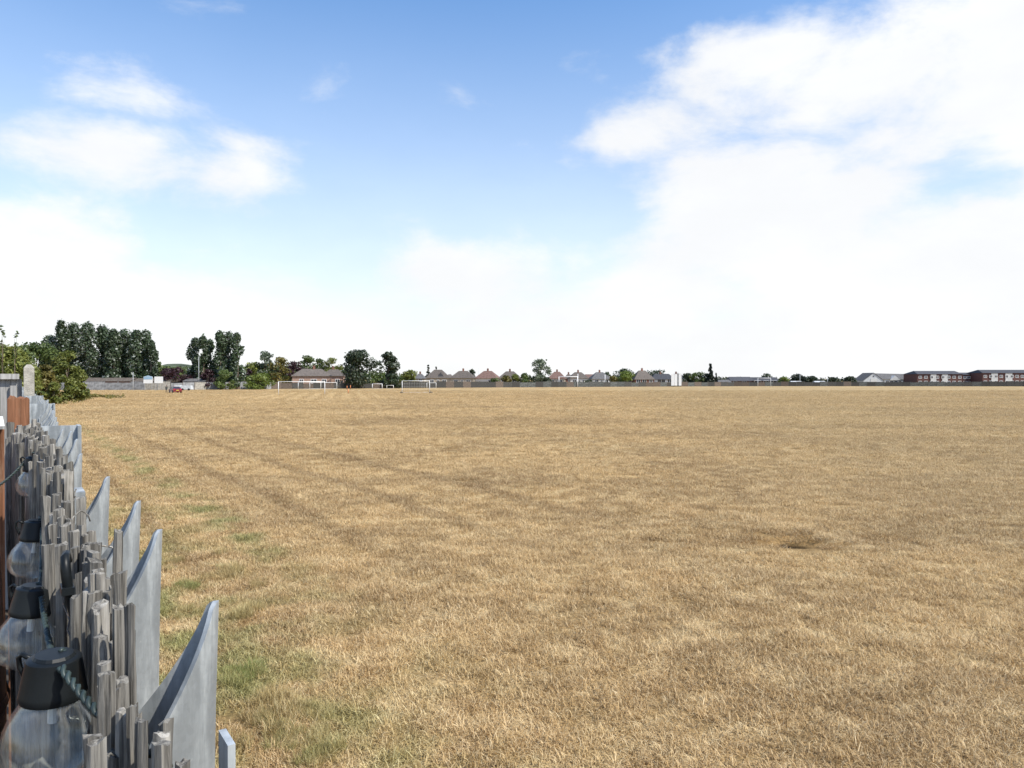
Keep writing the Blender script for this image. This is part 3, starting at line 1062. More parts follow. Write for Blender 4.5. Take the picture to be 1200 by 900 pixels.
def blobs_for(shape, wd, h, base, seed, nb):
    r = random.Random(seed)
    out_ = []
    ch = h - base
    for k in range(nb):
        f = (k + r.random()) / nb
        z = base + ch * f
        if shape == 'column':
            env = wd * .56 * (min(1, f / .10 + .6) * (1 - max(0, f - .6) / .4 * .70))
            br = wd * r.uniform(.20, .30)
            sz = 1.7
        elif shape == 'cone':
            env = wd / 2 * (1 - f) ** .8 + .05; br = max(wd * .12, env * .6); sz = 1.1
        elif shape == 'bush':
            env = wd / 2 * math.sqrt(max(0.02, 1 - (f * .98) ** 2)); br = wd * r.uniform(.13, .24); sz = .8
        else:
            g_ = (f - .42) / .58
            env = wd / 2 * math.sqrt(max(.03, 1 - g_ * g_)) if f > .42 else wd / 2 * (.9 + .1 * f / .42)
            br = wd * r.uniform(.13, .22); sz = .85
        a = r.uniform(0, 6.283); q = r.random() ** .36 * max(env - br * .55, 0.02)
        zz = min(max(z, base + br * sz * .6), h - br * sz * .9)
        out_.append((q * math.cos(a), q * math.sin(a), zz, br, br, br * sz, r.uniform(.25, .68)))
    return out_


_tree_n = [0]


def tree(name, label, px, z, halfw_px, top_py, mat, shape='round', base=None, n=2200, leaf=None, nb=None, cat='tree', group=None, shell=.5, cut=0.0):
    _tree_n[0] += 1
    sd = 100 + _tree_n[0]
    e = empty(name, (X(px, z), z, 0), 0, label, cat, group)
    wd = 2 * halfw_px / F * z
    h = Zh(top_py, z)
    base = h * .12 if base is None else base
    nb = nb or {'column': 13, 'cone': 12, 'bush': 16}.get(shape, 20)
    bl = blobs_for(shape, wd, h, base, sd, nb)
    kx = (wd * (.62 if shape in ('round', 'bush') else .54)) / max(max(abs(b_[0]) + b_[3] for b_ in bl), .01)
    kt = (h - base) / max(max(b_[2] + b_[5] for b_ in bl) - base, .01)
    bl = [(b_[0] * kx, b_[1] * kx, base + (b_[2] - base) * kt, b_[3] * max(kx, 1), b_[4] * max(kx, 1), b_[5] * kt, b_[6]) for b_ in bl]
    leaf = leaf or max(.16, z / F * 1.9)
    cr = link('crown', leaf_mesh(bl, n, leaf, sd, shell), mat, e)
    m = MB()
    r = random.Random(sd)
    tr_ = max(.06, min(.45, h * .028)) if cat != 'sapling' else .045
    topz = h * (.88 if shape in ('column', 'cone') else .62)
    q = [(0, 0, -.1), (r.uniform(-.1, .1), r.uniform(-.1, .1), topz * .4), (r.uniform(-.25, .25), r.uniform(-.2, .2), topz)]
    m.tube(q, [tr_, tr_ * .75, tr_ * .2], 7)
    for b_ in bl[::2]:
        z0 = max(base * .6, min(topz * .85, b_[2] * .55))
        m.tube([(0, 0, z0), (b_[0] * .55, b_[1] * .55, (z0 + b_[2]) / 2 + .1), (b_[0], b_[1], b_[2])], [tr_ * .4, tr_ * .25, tr_ * .08], 5)
    m.build('trunk', M_BARK, e, True)
    return e


# poplar rows beyond the end fence
PG = 'tall poplars in a row beyond the end fence'
ORD = ('first', 'second', 'third', 'fourth', 'fifth', 'sixth', 'seventh', 'eighth', 'ninth', 'last')
for i, (px, hw, ty, z) in enumerate(((58, 9, 392, 205), (72, 11, 374, 203), (87, 11, 377, 206), (103, 11, 376, 203), (119, 11, 380, 206), (133, 10, 385, 203), (146, 10, 385, 206), (160, 10, 386, 204), (171, 9, 386, 206), (177, 7, 398, 203))):
    tree('poplar_tree', 'tall silvery poplar, %s from the hedge end of the long row' % ORD[i], px, z, hw * random.uniform(1.05, 1.25), ty, L_POPLAR, 'column', .4, 4300, .50, 19, group=PG)
for i, (px, hw, ty, z) in enumerate(((228, 8, 395, 207), (238, 8, 393, 205), (247, 8, 398, 208), (258, 9, 387, 205), (268, 9, 388, 207), (278, 8.5, 389, 205))):
    tree('poplar_tree', 'silvery poplar in the short row, %s counting from the notice boards' % ORD[i], px, z, hw, ty, L_POPLAR, 'column', .6, 2800, .48, 16, group='poplars in the short isolated row')
tree('green_tree', 'broad green tree filling in at the end of the long poplar row', 186, 212, 9, 424, L_GREEN, n=1200)
# overgrown hedge along the garden boundary
tree('hedge_bush', 'big olive green bush bulging over the turf at the end of the hedge', 80, 94, 17, 411, L_OLIVE, 'bush', .2, 9000, .24, 26, 'bush')
tree('hedge_bush', 'brownish green bush behind the concrete fence post', 54, 88, 14, 427, L_RUST, 'bush', .2, 4200, .24, 22, 'bush')
tree('hedge_bush', 'leafy low bush spilling from the hedge onto the turf edge', 62, 84, 9, 448, L_OLIVE, 'bush', .1, 2600, .22, 16, 'bush')
tree('hedge_tree', 'dark green hedgerow tree rising behind the silvered panel', 42, 100, 24, 401, L_GREEN, 'round', .3, 8000, .27, 30)
tree('hedge_tree', 'wide hedgerow tree with lighter green leaves above the panel rail', 8, 80, 32, 404, L_OLIVE, 'round', .3, 9500, .25, 34)
tree('hedge_tree', 'hedgerow tree at the outer end of the hedge beyond the panel', -50, 78, 30, 398, L_GREEN, 'round', .3, 3500, .26, 24)
tree('hedge_tree', 'broad hedgerow tree farther back along the garden boundary, olive leaved', -130, 74, 34, 402, L_OLIVE, 'round', .3, 3000, .28, 22)
tree('hedge_tree', 'broad hedgerow tree farthest along the garden boundary, dark leaved', -230, 72, 36, 396, L_GREEN, 'round', .3, 3000, .28, 22)
# twiggy stems poking out of the hedge
for (px, ty, lab) in ((3, 381, 'taller thin sparse sapling poking out above the hedge'), (18, 386, 'shorter thin sparse sapling poking out above the hedge')):
    tree('sparse_sapling', lab, px, 76, 4, ty, L_GREEN, 'column', 5.0, 70, .22, 7, 'sapling', 'saplings above the hedge')
# purple and mixed garden trees behind the end fence
tree('copper_tree', 'low spreading maroon tree behind the pale sign boards', 206, 203, 15, 430, L_MAROON, 'bush', .4, 1800, .45)
tree('copper_tree', 'dark maroon round tree under the short poplar row', 244, 201, 8, 433, L_MAROON, 'bush', .4, 1100, .42)
tree('copper_tree', 'maroon tree tucked between the short poplar row and rounded bushes', 291, 214, 6, 432, L_MAROON, 'round', .4, 800, .42)
tree('green_bush', 'bright leafy bush overhanging the end fence beneath the poplars', 264, 200, 10, 433, L_GREEN, 'bush', .2, 1300, .4, cat='bush')
tree('green_tree', 'mid green spreading tree behind the maroon one', 298, 226, 13, 424, L_OLIVE, n=1300)
tree('round_bush', 'rounded yellow green bush swelling over the end fence', 305, 206, 14, 437, L_LIME, 'bush', .1, 1700, .42, cat='bush')
tree('round_bush', 'small dark rounded bush touching the end fence by the bungalow', 292, 208, 7, 440, L_GREEN, 'bush', .1, 800, .42, cat='bush')
tree('grey_tree', 'open grey green tree rising behind the rounded bushes', 311, 226, 12, 411, L_GREYG, n=1500, leaf=.5, shell=.3)
tree('autumn_tree', 'yellow brown tree next to the open grey green one', 327, 224, 12, 418, L_RUST, n=1300, leaf=.5)
tree('copper_tree', 'broad maroon tree beside the brown bungalow roof', 344, 232, 15, 423, L_MAROON, n=1300, leaf=.5)
tree('green_tree', 'domed bright green tree behind the bungalow ridge', 361, 262, 11, 416, L_GREEN, n=1400, leaf=.5)
tree('green_tree', 'smaller domed green tree beside the domed bright one', 374, 266, 9, 420, L_GREEN, n=1100, leaf=.5)
tree('green_tree', 'domed olive tree behind the second hipped roof', 391, 264, 11, 419, L_OLIVE, n=1300, leaf=.5)
tree('oak_tree', 'huge dark green spreading oak beside the hipped bungalows', 421, 226, 23, 409.5, L_DARK, 'round', .6, 5200, .5, 34)
tree('ash_tree', 'tall narrow dark green tree leaning against the huge oak', 455, 230, 12, 412, L_DARK, 'round', 1.0, 2600, .5, 24, shell=.3)
tree('green_bush', 'dark low bush filling the gap under the tall narrow tree', 461, 228, 9, 437, L_DARK, 'bush', .1, 900, .48, cat='bush')
tree('round_tree', 'neat domed green tree beside the first pyramid roofed house', 480, 250, 11, 433.5, L_OLIVE, 'bush', .3, 1500, .48)
tree('conifer_tree', 'slim pointed conifer behind the first pyramid roofed house', 502, 330, 3.2, 427.5, L_CONIFER, 'cone', 1, 700, .55)
tree('conifer_tree', 'short dark conifer rising over the first pyramid roof ridge', 511, 335, 2.6, 430, L_CONIFER, 'cone', 1, 500, .55)
tree('garden_tree', 'thin dark tree between the grey roofed and red roofed houses', 553, 320, 5, 432.5, L_DARK, n=600, leaf=.55, shell=.2)
tree('garden_bush', 'green bush below the red roofed house', 580, 272, 6, 443, L_GREEN, 'bush', .1, 600, .5, cat='bush')
for i, (px, hw, ty, mt, lab) in enumerate(((594, 7, 440, L_RUST, 'brownish hedge bush at the start of the clipped run'), (604, 7, 438.5, L_OLIVE, 'olive hedge bush in the middle of the clipped run'), (616, 8, 437, L_GREEN, 'green hedge bush touching the airy silver tree'))):
    tree('hedge_bush', lab, px, 275, hw, ty, mt, 'bush', .1, 800, .5, cat='bush')
tree('silver_tree', 'airy grey green birch standing alone behind the far fence', 633, 276, 12, 420, L_GREYG, 'round', .8, 1500, .55, 26, shell=.15)
tree('garden_bush', 'dark clump at the foot of the airy birch', 642, 274, 5, 442, L_DARK, 'bush', .1, 500, .5, cat='bush')
tree('garden_bush', 'dark shrub beneath the tall white goal crossbar', 690, 292, 6, 445, L_DARK, 'bush', .1, 500, .5, cat='bush')
tree('garden_tree', 'small grey green tree behind the grey roofed house', 711, 335, 4.5, 436, L_GREYG, n=600, leaf=.55)
tree('garden_bush', 'rusty bush next to the bright lime tree', 719, 290, 7, 440, L_RUST, 'bush', .1, 700, .5, cat='bush')
tree('lime_tree', 'bright lime green rounded tree behind the far fence', 733, 292, 10, 434.5, L_LIME, 'bush', .3, 1500, .5)
tree('dark_tree', 'dark tree crown behind the bright lime tree', 735, 312, 14, 431.5, L_DARK, 'round', .5, 1300, .55)
tree('dark_tree', 'dark tree behind the brick house with white windows', 768, 345, 14, 433, L_DARK, 'round', .5, 1200, .6)
tree('dark_tree', 'dark tree line crown next to the sight screen', 806, 318, 9, 437, L_DARK, 'round', .5, 900, .55)
tree('dark_tree', 'dark green crown midway between sight screen and black conifer', 818, 316, 9, 436, L_GREEN, 'round', .5, 1000, .55)
tree('dark_tree', 'dark low crown at the foot of the black conifer', 829, 314, 7, 437.5, L_DARK, 'round', .5, 800, .55)
tree('cypress_tree', 'tall pointed black conifer standing above the far fence', 832.5, 312, 5.2, 426, L_CONIFER, 'cone', .5, 2200, .5, 30)
tree('conifer_tree', 'small leaning dark shrub next to the black conifer', 839, 312, 3, 437, L_CONIFER, 'cone', .3, 500, .5)
tree('dark_tree', 'low dark tree past the grey garage roofs', 866, 330, 6, 441.5, L_DARK, 'bush', .3, 600, .55)
tree('dark_tree', 'small tree rising over the white windowed bungalow', 898, 345, 6, 437.5, L_DARK, 'round', 2.0, 500, .55, shell=.2)
tree('garden_bush', 'yellow green bush beside the square dark trees', 919, 312, 7, 441, L_LIME, 'bush', .2, 600, .55, cat='bush')
tree('dark_tree', 'square topped dark green tree, larger of the clipped pair', 936, 318, 8, 438, L_CONIFER, 'bush', .3, 1500, .55)
tree('dark_tree', 'second dark clipped tree, lower of the clipped pair', 950, 318, 7, 440.5, L_DARK, 'bush', .3, 1000, .55)
tree('dark_tree', 'low dark bush row tree by the slim lamp pole', 975, 320, 8, 442, L_DARK, 'bush', .3, 800, .55)
tree('dark_tree', 'low dark tree near the white gabled hall', 997, 320, 7, 441, L_DARK, 'bush', .3, 800, .55)
tree('dark_tree', 'faint low tree against the white gabled hall', 1010, 330, 7, 443, L_DARK, 'bush', .3, 600, .55)

# far wood that reads as one mass, and a low wooded hill
def wood_mass(name, label, spans, z, n, leaf, mat, seed):
    r = random.Random(seed); bl = []
    for (a, b_, t0, t1) in spans:
        k = int((b_ - a) / 4)
        for i in range(k):
            px = a + (b_ - a) * (i + r.random()) / k
            zz_ = z * r.uniform(.97, 1.08)
            ty = t0 + (t1 - t0) * (px - a) / (b_ - a) + r.uniform(-.8, 1.2)
            h = Zh(ty, zz_)
            w_ = r.uniform(3.2, 5.5) / F * zz_
            bl.append((X(px, zz_), zz_, h - w_ * .8, w_, w_, w_ * .8, r.uniform(.2, .7)))
            if h > w_ * 1.5:
                bl.append((X(px, zz_), zz_ - 2, h * .4, w_, w_, h * .4, r.uniform(.1, .4)))
    o = link(name, leaf_mesh(bl, n, leaf, seed, .6), mat)
    return tag(o, label, 'trees', kind='stuff')


wood_mass('near_wood', 'mass of mixed garden trees behind the poplars and bungalows', [(30, 176, 430, 428), (176, 230, 428, 430), (230, 330, 430, 427), (330, 410, 428, 430), (400, 480, 432, 438)], 290, 13000, .9, L_GREEN, 502)
wood_mass('far_wood', 'low far line of trees closing the horizon', [(-60, 60, 436, 436), (180, 340, 436, 440), (440, 860, 441, 441.8), (840, 1300, 442.2, 442.2)], 430, 9000, 1.3, L_FAR, 501)
M_HILL = simple('wooded_hillside', (0.055, 0.07, 0.035), .95, var=.45, scale=.06, bump=1, bscale=.3)
m = MB()
nxs, nys = 40, 14
for j in range(nys):
    for i in range(nxs):
        px = 60 + 330 * i / (nxs - 1)
        zz = 820 + 25 * j
        bump_ = math.exp(-((px - 205) / 62) ** 2) * 22 + math.exp(-((px - 300) / 40) ** 2) * 13
        h = max(0, bump_) * math.sin(math.pi * min(1, j / 8)) if j < 4 else bump_
        m.v.append((X(px, zz), zz, h + random.uniform(-.4, .6) - .5))
for j in range(nys - 1):
    for i in range(nxs - 1):
        a = j * nxs + i
        m.f.append((a, a + 1, a + nxs + 1, a + nxs)); m.m.append(0)
tag(m.build('hill', M_HILL, None, True), kind='structure')

# weeds on the turf by the hedge
bl = []
for (px, py, hw) in ((82, 465, 1.0), (90, 463, 1.2), (98, 464, .9), (108, 466, 1.5), (114, 465, 1.6), (122, 466, 1.3), (130, 467, .9), (88, 468, .9), (100, 469, .8), (76, 470, 1.2), (70, 473, 1.0)):
    z = F * CAMH / (py - HOR)
    for q in range(4):
        bl.append((X(px, z) + random.gauss(0, .8), z + random.gauss(0, 1.5), .18, random.uniform(.4, .9) * hw, .8, random.uniform(.2, .42), random.uniform(.2, .7)))
o = link('weed_patch', leaf_mesh(bl, 2600, .22, 77, .2), L_RUST)
tag(o, 'straggling brown green weeds on the turf in front of the hedge', 'weeds', kind='stuff')

# ------------------------------------------------------------------ far boundary fences
M_PANELG = simple('grey_concrete_panel', (0.22, 0.225, 0.23), .9, var=.25, scale=1.5)
M_PANELB = simple('brown_larch_panel', (0.12, 0.095, 0.075), .9, var=.35, scale=2, stretch=(1, 1, 6))
M_PANELD = simple('dark_creosote_panel', (0.060, 0.058, 0.052), .9, var=.35, scale=2, stretch=(1, 1, 6))
M_PANELK = simple('mossy_grey_panel', (0.095, 0.10, 0.092), .9, var=.3, scale=2)
M_PANELP = simple('pale_board_panel', (0.32, 0.30, 0.26), .9, var=.2, scale=2)


def boundary(a, b_, h, mats, label, w_=3.0, seed=0):
    """fence from point a to b (x, y) made of panels between posts"""
    r = random.Random(seed)
    A = Vector((a[0], a[1], 0)); B = Vector((b_[0], b_[1], 0))
    L = (B - A).length; k = max(1, int(L / w_))
    e = empty('boundary_fence', A, math.atan2(B.y - A.y, B.x - A.x), label, 'fence')
    st_ = L / k
    pmesh = {}
    for i in range(k):
        mt = r.choice(mats)
        hh = h * r.choice((.92, 1.0, 1.0, 1.06))
        key = (mt.name, round(hh, 2))
        if key not in pmesh:
            m = MB(); m.box((0, 0, hh / 2), (st_ - .14, .05, hh - .03)); m.box((0, -.03, hh - .06), (st_ - .14, .03, .09)); m.box((0, -.03, .3), (st_ - .14, .03, .09))
            pmesh[key] = m.mesh('panel'); pmesh[key].materials.append(mt)
        o = link('panel', pmesh[key], None, e); o.location = (st_ * (i + .5), 0, 0.02)
    m = MB(); m.box((0, 0, h * .53), (.13, .13, h * 1.06)); pme = m.mesh('post'); pme.materials.append(r.choice(mats))
    for i in range(k + 1):
        o = link('post', pme, None, e); o.location = (st_ * i, 0, 0)
    return e


def zy(px, py):
    z = F * CAMH / (py - HOR)
    return (X(px, z), z)


boundary(zy(60, 457.2), zy(200, 457), 2.1, [M_PANELG, M_PANELG, M_PANELP], 'grey panelled end fence below the long poplar row', seed=1)
boundary(zy(200, 457), zy(330, 455.8), 2.0, [M_PANELG, M_PANELP, M_PANELG, M_PANELB], 'mixed grey and brown end fence behind the red car', seed=2)
boundary(zy(330, 455.8), zy(470, 454.8), 1.7, [M_PANELB, M_PANELD], 'brown fence behind the paired football goals and oak', seed=3)
boundary(zy(470, 454.8), zy(590, 454), 2.0, [M_PANELD, M_PANELD, M_PANELB], 'dark timber fence in front of the pyramid roofed houses', seed=4)
boundary(zy(590, 454), zy(740, 453.2), 1.85, [M_PANELD, M_PANELK, M_PANELD, M_PANELB], 'dark weathered fence below the airy birch', seed=5)
boundary(zy(740, 453.2), zy(860, 452.6), 1.7, [M_PANELB, M_PANELD, M_PANELK], 'brown fence by the white sight screen', seed=6)
boundary(zy(860, 452.6), zy(1016, 452.6), 1.75, [M_PANELD, M_PANELB, M_PANELK], 'dark fence before the low bungalows and clipped trees', seed=7)
boundary(zy(1016, 452.6), zy(1150, 452.8), 1.7, [M_PANELD, M_PANELK], 'grey green fence before the white hall and red flats', seed=8)
boundary(zy(1150, 452.8), zy(1330, 453), 1.9, [M_PANELD, M_PANELD], 'blackened fence before the white rendered flats', seed=9)

# brown garden wall / shed roofs seen above the end fence
M_TILE_B = simple('brown_roof_tile', (0.112, 0.094, 0.079), .85, var=.25, scale=2.2, bump=.6, bscale=6, stretch=(1, 1, 3))
M_TILE_R = simple('red_roof_tile', (0.145, 0.088, 0.070), .85, var=.25, scale=2.2, bump=.6, bscale=6, stretch=(1, 1, 3))
M_TILE_G = simple('grey_roof_tile', (0.105, 0.102, 0.10), .85, var=.25, scale=2.2, bump=.6, bscale=6, stretch=(1, 1, 3))
M_TILE_D = simple('dark_slate', (0.055, 0.055, 0.06), .7, var=.25, scale=2.2, bump=.4, bscale=6)
M_BRICK = simple('red_brick', (0.22, 0.11, 0.08), .9, var=.22, scale=6, bump=.4, bscale=12)
M_BRICKD = simple('dark_red_brick', (0.11, 0.055, 0.047), .9, var=.2, scale=6, bump=.4, bscale=12)
M_BRICKP = simple('pinkish_brick', (0.36, 0.245, 0.19), .9, var=.22, scale=3, bump=.4, bscale=12)
M_RENDER = simple('white_render', (0.55, 0.55, 0.53), .85, var=.06, scale=2)
M_CREAM = simple('cream_render', (0.34, 0.30, 0.24), .85, var=.1, scale=2)
M_CLAD = simple('pale_grey_cladding', (0.52, 0.54, 0.55), .7, var=.08, scale=2)
M_PANE = simple('window_glass', (0.03, 0.035, 0.04), .08, var=.2, scale=.5, spec=.8)
M_UPVC = simple('white_window_frame', (0.80, 0.80, 0.80), .45, var=.03)


def window(e, x, y, z, w_, h, ny=-1, frame=M_UPVC):
    m = MB(); f = .11
    for (cx, cz, sx_, sz_) in ((0, h / 2 - f / 2, w_, f), (0, -h / 2 + f / 2, w_, f), (-w_ / 2 + f / 2, 0, f, h - 2 * f), (w_ / 2 - f / 2, 0, f, h - 2 * f), (0, 0, f * .8, h - 2 * f)):
        m.box((cx, 0, cz), (sx_, .09, sz_))
    o = m.build('window', frame, e); o.location = (x, y, z)
    m = MB(); m.box((0, .02, 0), (w_ - .04, .03, h - .04)); q = m.build('pane', M_PANE, o)
    return o


def house(name, label, px0, px1, ridge_py, eave_py, z, roof, wall, depth=9.0, ridge=.3, rz=0.0, wins=(), chim=(.5,), gable=False, cat='house', frame=M_UPVC):
    cx = X((px0 + px1) / 2, z)
    e = empty(name, (cx, z + depth / 2, 0), rz, label, cat)
    wd = (px1 - px0) / F * z
    ez = Zh(eave_py, z); rzg = Zh(ridge_py, z)
    ov = .35
    m = MB(); m.box((0, 0, ez / 2 - .05), (wd - 2 * ov, depth - 2 * ov, ez + .1)); m.build('wall', wall, e)
    hw, hd = wd / 2, depth / 2
    rl = hw * (ridge + .2) if not gable else hw
    vs = [(-hw, -hd, ez), (hw, -hd, ez), (hw, hd, ez), (-hw, hd, ez), (-rl, 0, rzg), (rl, 0, rzg), (-hw, -hd, ez - .16), (hw, -hd, ez - .16), (hw, hd, ez - .16), (-hw, hd, ez - .16)]
    fs = [(0, 1, 5, 4), (1, 2, 5), (2, 3, 4, 5), (3, 0, 4), (6, 7, 1, 0), (7, 8, 2, 1), (8, 9, 3, 2), (9, 6, 0, 3), (9, 8, 7, 6)]
    m = MB(); m.add(vs, fs); rf = m.build('roof', roof, e)
    for c_ in chim:
        x = -rl + 2 * rl * c_ if rl > .2 else 0
        m = MB(); m.box((x, 0, rzg + .25), (.7, .5, 1.1)); m.box((x, 0, rzg + .82), (.8, .6, .08))
        for q in (-.18, .18):
            m.tube([(x + q, 0, rzg + .85), (x + q, 0, rzg + 1.1)], .1, 6)
        m.build('chimney', M_BRICK, rf)
    for (wx, wz, ww, wh) in wins:
        window(e, wx * wd, -hd + ov - .05, wz, ww, wh, frame=frame)
    return e


# bungalows beside the oak
house('bungalow', 'brown hip roofed bungalow with pinkish brick front by the maroon tree', 337, 384, 432, 440.5, 224, M_TILE_B, M_BRICKP, 10, .28, math.radians(14), ((-.25, 2.2, 1.3, 1.3), (.05, 2.2, 1.8, 1.3), (.3, 2.2, 1.4, 1.3)), (.6,))
house('bungalow', 'second hipped bungalow half hidden by the huge oak', 374, 401, 432.5, 440.5, 238, M_TILE_B, M_BRICKP, 9, .15, math.radians(8), ((-.2, 2.2, 1.2, 1.3), (.2, 2.2, 1.4, 1.3)), (.4,))
house('shed', 'long low brown roofed shed behind the end fence under the poplars', 92, 152, 442.6, 446.5, 198, M_TILE_B, M_BRICK, 6, .85, 0, (), (), cat='shed')
house('shed', 'low brown roofed shed behind the notice boards', 153, 200, 443.2, 446.8, 199, M_TILE_B, M_PANELB, 6, .85, 0, (), (), cat='shed')
house('shed', 'low dull roofed shed between the maroon trees', 214, 240, 443.6, 446.8, 200, M_TILE_G, M_PANELB, 6, .85, 0, (), (), cat='shed')
# interwar houses behind the far fence
W2 = ((-.24, 1.9, 1.7, 1.3), (.24, 1.9, 1.7, 1.3), (0, 1.9, 1.0, 1.3))
house('house', 'small roofed house behind the neat domed tree', 484, 498, 438, 443.5, 310, M_TILE_G, M_CREAM, 8, .1, 0, ((.1, 2.3, 1.5, 1.2),), (.5,))
h1 = house('house', 'pyramid roofed house with dark gabled dormer below the conifers', 497, 527, 433, 442.8, 292, M_TILE_B, M_CREAM, 9, .1, .1, W2, ())
m = MB(); m.add([(-.6, -3.8, 3.4), (2.6, -3.8, 3.4), (1.0, -3.8, 5.6), (-.6, -1, 3.4), (2.6, -1, 3.4), (1.0, -.4, 5.6)], [(0, 1, 2), (1, 4, 5, 2), (0, 2, 5, 3)]); m.build('dormer', M_TILE_D, h1)
house('house', 'low roofed house squeezed between two pyramid roofed ones', 521, 531, 438.5, 443, 305, M_TILE_B, M_BRICK, 8, .1, 0, (), ())
house('house', 'wide brown roofed house with cream front and central chimney', 527, 557, 434.5, 443, 292, M_TILE_B, M_CREAM, 9, .15, -.05, W2)
house('house', 'red tile roofed house with bright white front wall', 557.5, 585, 434.5, 443.3, 294, M_TILE_R, M_RENDER, 9, .15, -.18, ((.2, 1.9, 1.7, 1.2),))
house('house', 'grey brown roofed house behind the brownish hedge', 584, 611, 435, 443.5, 298, M_TILE_B, M_CREAM, 9, .15, -.1, W2)
house('house', 'brown roofed house between the airy birch and tall goal', 643, 664, 435.5, 443.5, 312, M_TILE_R, M_CREAM, 9, .12, -.12, W2)
house('house', 'low roofed house behind the tall goal post', 662, 672, 438.5, 443.5, 330, M_TILE_B, M_BRICK, 8, .12, 0, (), (.5,))
house('house', 'brown roofed house with white bay behind the tall goal', 667, 690, 436, 443.3, 314, M_TILE_B, M_RENDER, 9, .15, .05, W2)
house('house', 'flat ridged reddish house between tall goal and grey roof', 684, 699, 438.5, 443.8, 326, M_TILE_R, M_CREAM, 9, .4, 0, ((0, 2, 1.8, 1.2),), ())
house('house', 'slate grey roofed house beside the slim white pole', 692, 716, 436, 444, 312, M_TILE_G, M_RENDER, 9, .15, .1, W2)
house('house', 'brick house with brown pyramid roof and white windows by lime tree', 742, 767, 434, 444.5, 305, M_TILE_B, M_BRICK, 9, .12, .1, ((-.3, 2.0, 1.7, 1.3), (-.02, 2.0, 1.7, 1.3), (.3, 2.0, 1.5, 1.3)))
house('house', 'dark slate roofed house with wide white windows beside sight screen', 764, 792, 438, 444.5, 318, M_TILE_D, M_CLAD, 9, .4, 0, ((-.1, 2.0, 3.6, 1.5), (.25, 2.0, 2.0, 1.4)), (.4,))
house('house', 'dark roofed house peeking out behind the sight screen', 786, 806, 438, 444, 330, M_TILE_D, M_CLAD, 9, .2, 0, (), (.35,))
house('garage', 'low grey roofed garage beside the black conifer', 842, 858, 445, 448, 308, M_TILE_G, M_CLAD, 6, .6, 0, (), (), cat='garage')
house('house', 'long low dark roofed bungalow past the grey garage', 856, 884, 441.5, 446.3, 320, M_TILE_D, M_BRICKD, 9, .7, 0, ((-.3, 1.6, 1.6, 1.1), (.1, 1.6, 1.6, 1.1)), ())
house('bungalow', 'red brick bungalow with a row of white windows', 881, 914, 442, 446.2, 320, M_TILE_D, M_BRICKD, 9, .7, 0, ((-.28, 1.7, 3.0, 1.2), (.02, 1.7, 2.4, 1.2), (.28, 1.7, 3.0, 1.2)), ())
house('garage', 'pale low roofed hut under the clipped dark trees', 928, 942, 446.5, 448.5, 312, M_CLAD, M_CREAM, 5, .7, 0, (), (), cat='hut')
house('garage', 'pale low shed by the slim lamp pole', 956, 970, 446.5, 448.8, 310, M_CLAD, M_PANELB, 5, .7, 0, (), (), cat='shed')

# white gabled hall: gable end towards the field, long roof running back to the side
def hall():
    z = 318
    e = empty('gabled_hall', (X(1029, z), z + 4, 0), 0, 'white clad hall with broad gable and long grey roof', 'hall')
    w_ = 24 / F * z; L = 50 / F * z
    ez = Zh(446, z); rg = Zh(437, z)
    m = MB()
    m.box((0, 5, ez / 2), (w_, 10, ez))
    m.add([(-w_ / 2, 0, ez), (w_ / 2, 0, ez), (0, 0, rg)], [(0, 1, 2)])
    m.build('wall', M_CLAD, e)
    m = MB()
    o_ = .25
    m.add([(-w_ / 2 - o_, -o_, ez - .1), (0, -o_, rg + .12), (0, 10, rg + .12), (-w_ / 2 - o_, 10, ez - .1), (w_ / 2 + o_, -o_, ez - .1), (w_ / 2 + o_, 10, ez - .1)], [(0, 3, 2, 1), (1, 2, 5, 4)])
    m.build('gable_roof', M_TILE_G, e)
    m = MB(); m.box((w_ / 2 + L / 2 - .05, 6.4, 1.4), (L, 7.0, 2.8)); m.build('wing_wall', M_RENDER, e)
    m = MB()
    m.add([(0.2, 2.5, 2.75), (w_ / 2 + L, 2.5, 2.75), (w_ / 2 + L, 6.5, rg - .5), (0.0, 6.5, rg - .02), (w_ / 2 + L, 10.5, 2.75), (0.2, 10.5, 2.75)], [(0, 1, 2, 3), (3, 2, 4, 5), (1, 4, 2)])
    m.build('wing_roof', M_TILE_G, e)
    for k in range(9):
        window(e, w_ / 2 + 1.2 + k * 1.85, 2.85, 1.7, 1.3, 1.1)
    m = MB()
    gx_ = w_ / 2 + 6.2
    m.add([(gx_ - 2.4, 2.3, 2.3), (gx_ + 2.4, 2.3, 2.3), (gx_, 2.3, rg - 1.1), (gx_, 6.0, rg - 1.1)], [(0, 1, 2), (0, 2, 3), (1, 3, 2)])
    m.build('small_gable', M_RENDER, e)
    m = MB(); m.box((0, -.06, 1.5), (2.6, .1, 3.0)); m.build('door', M_RENDER, e)
    m = MB(); m.box((0, -.05, rg - 1.4), (.6, .08, .5)); m.build('vent', M_TILE_D, e)
hall()


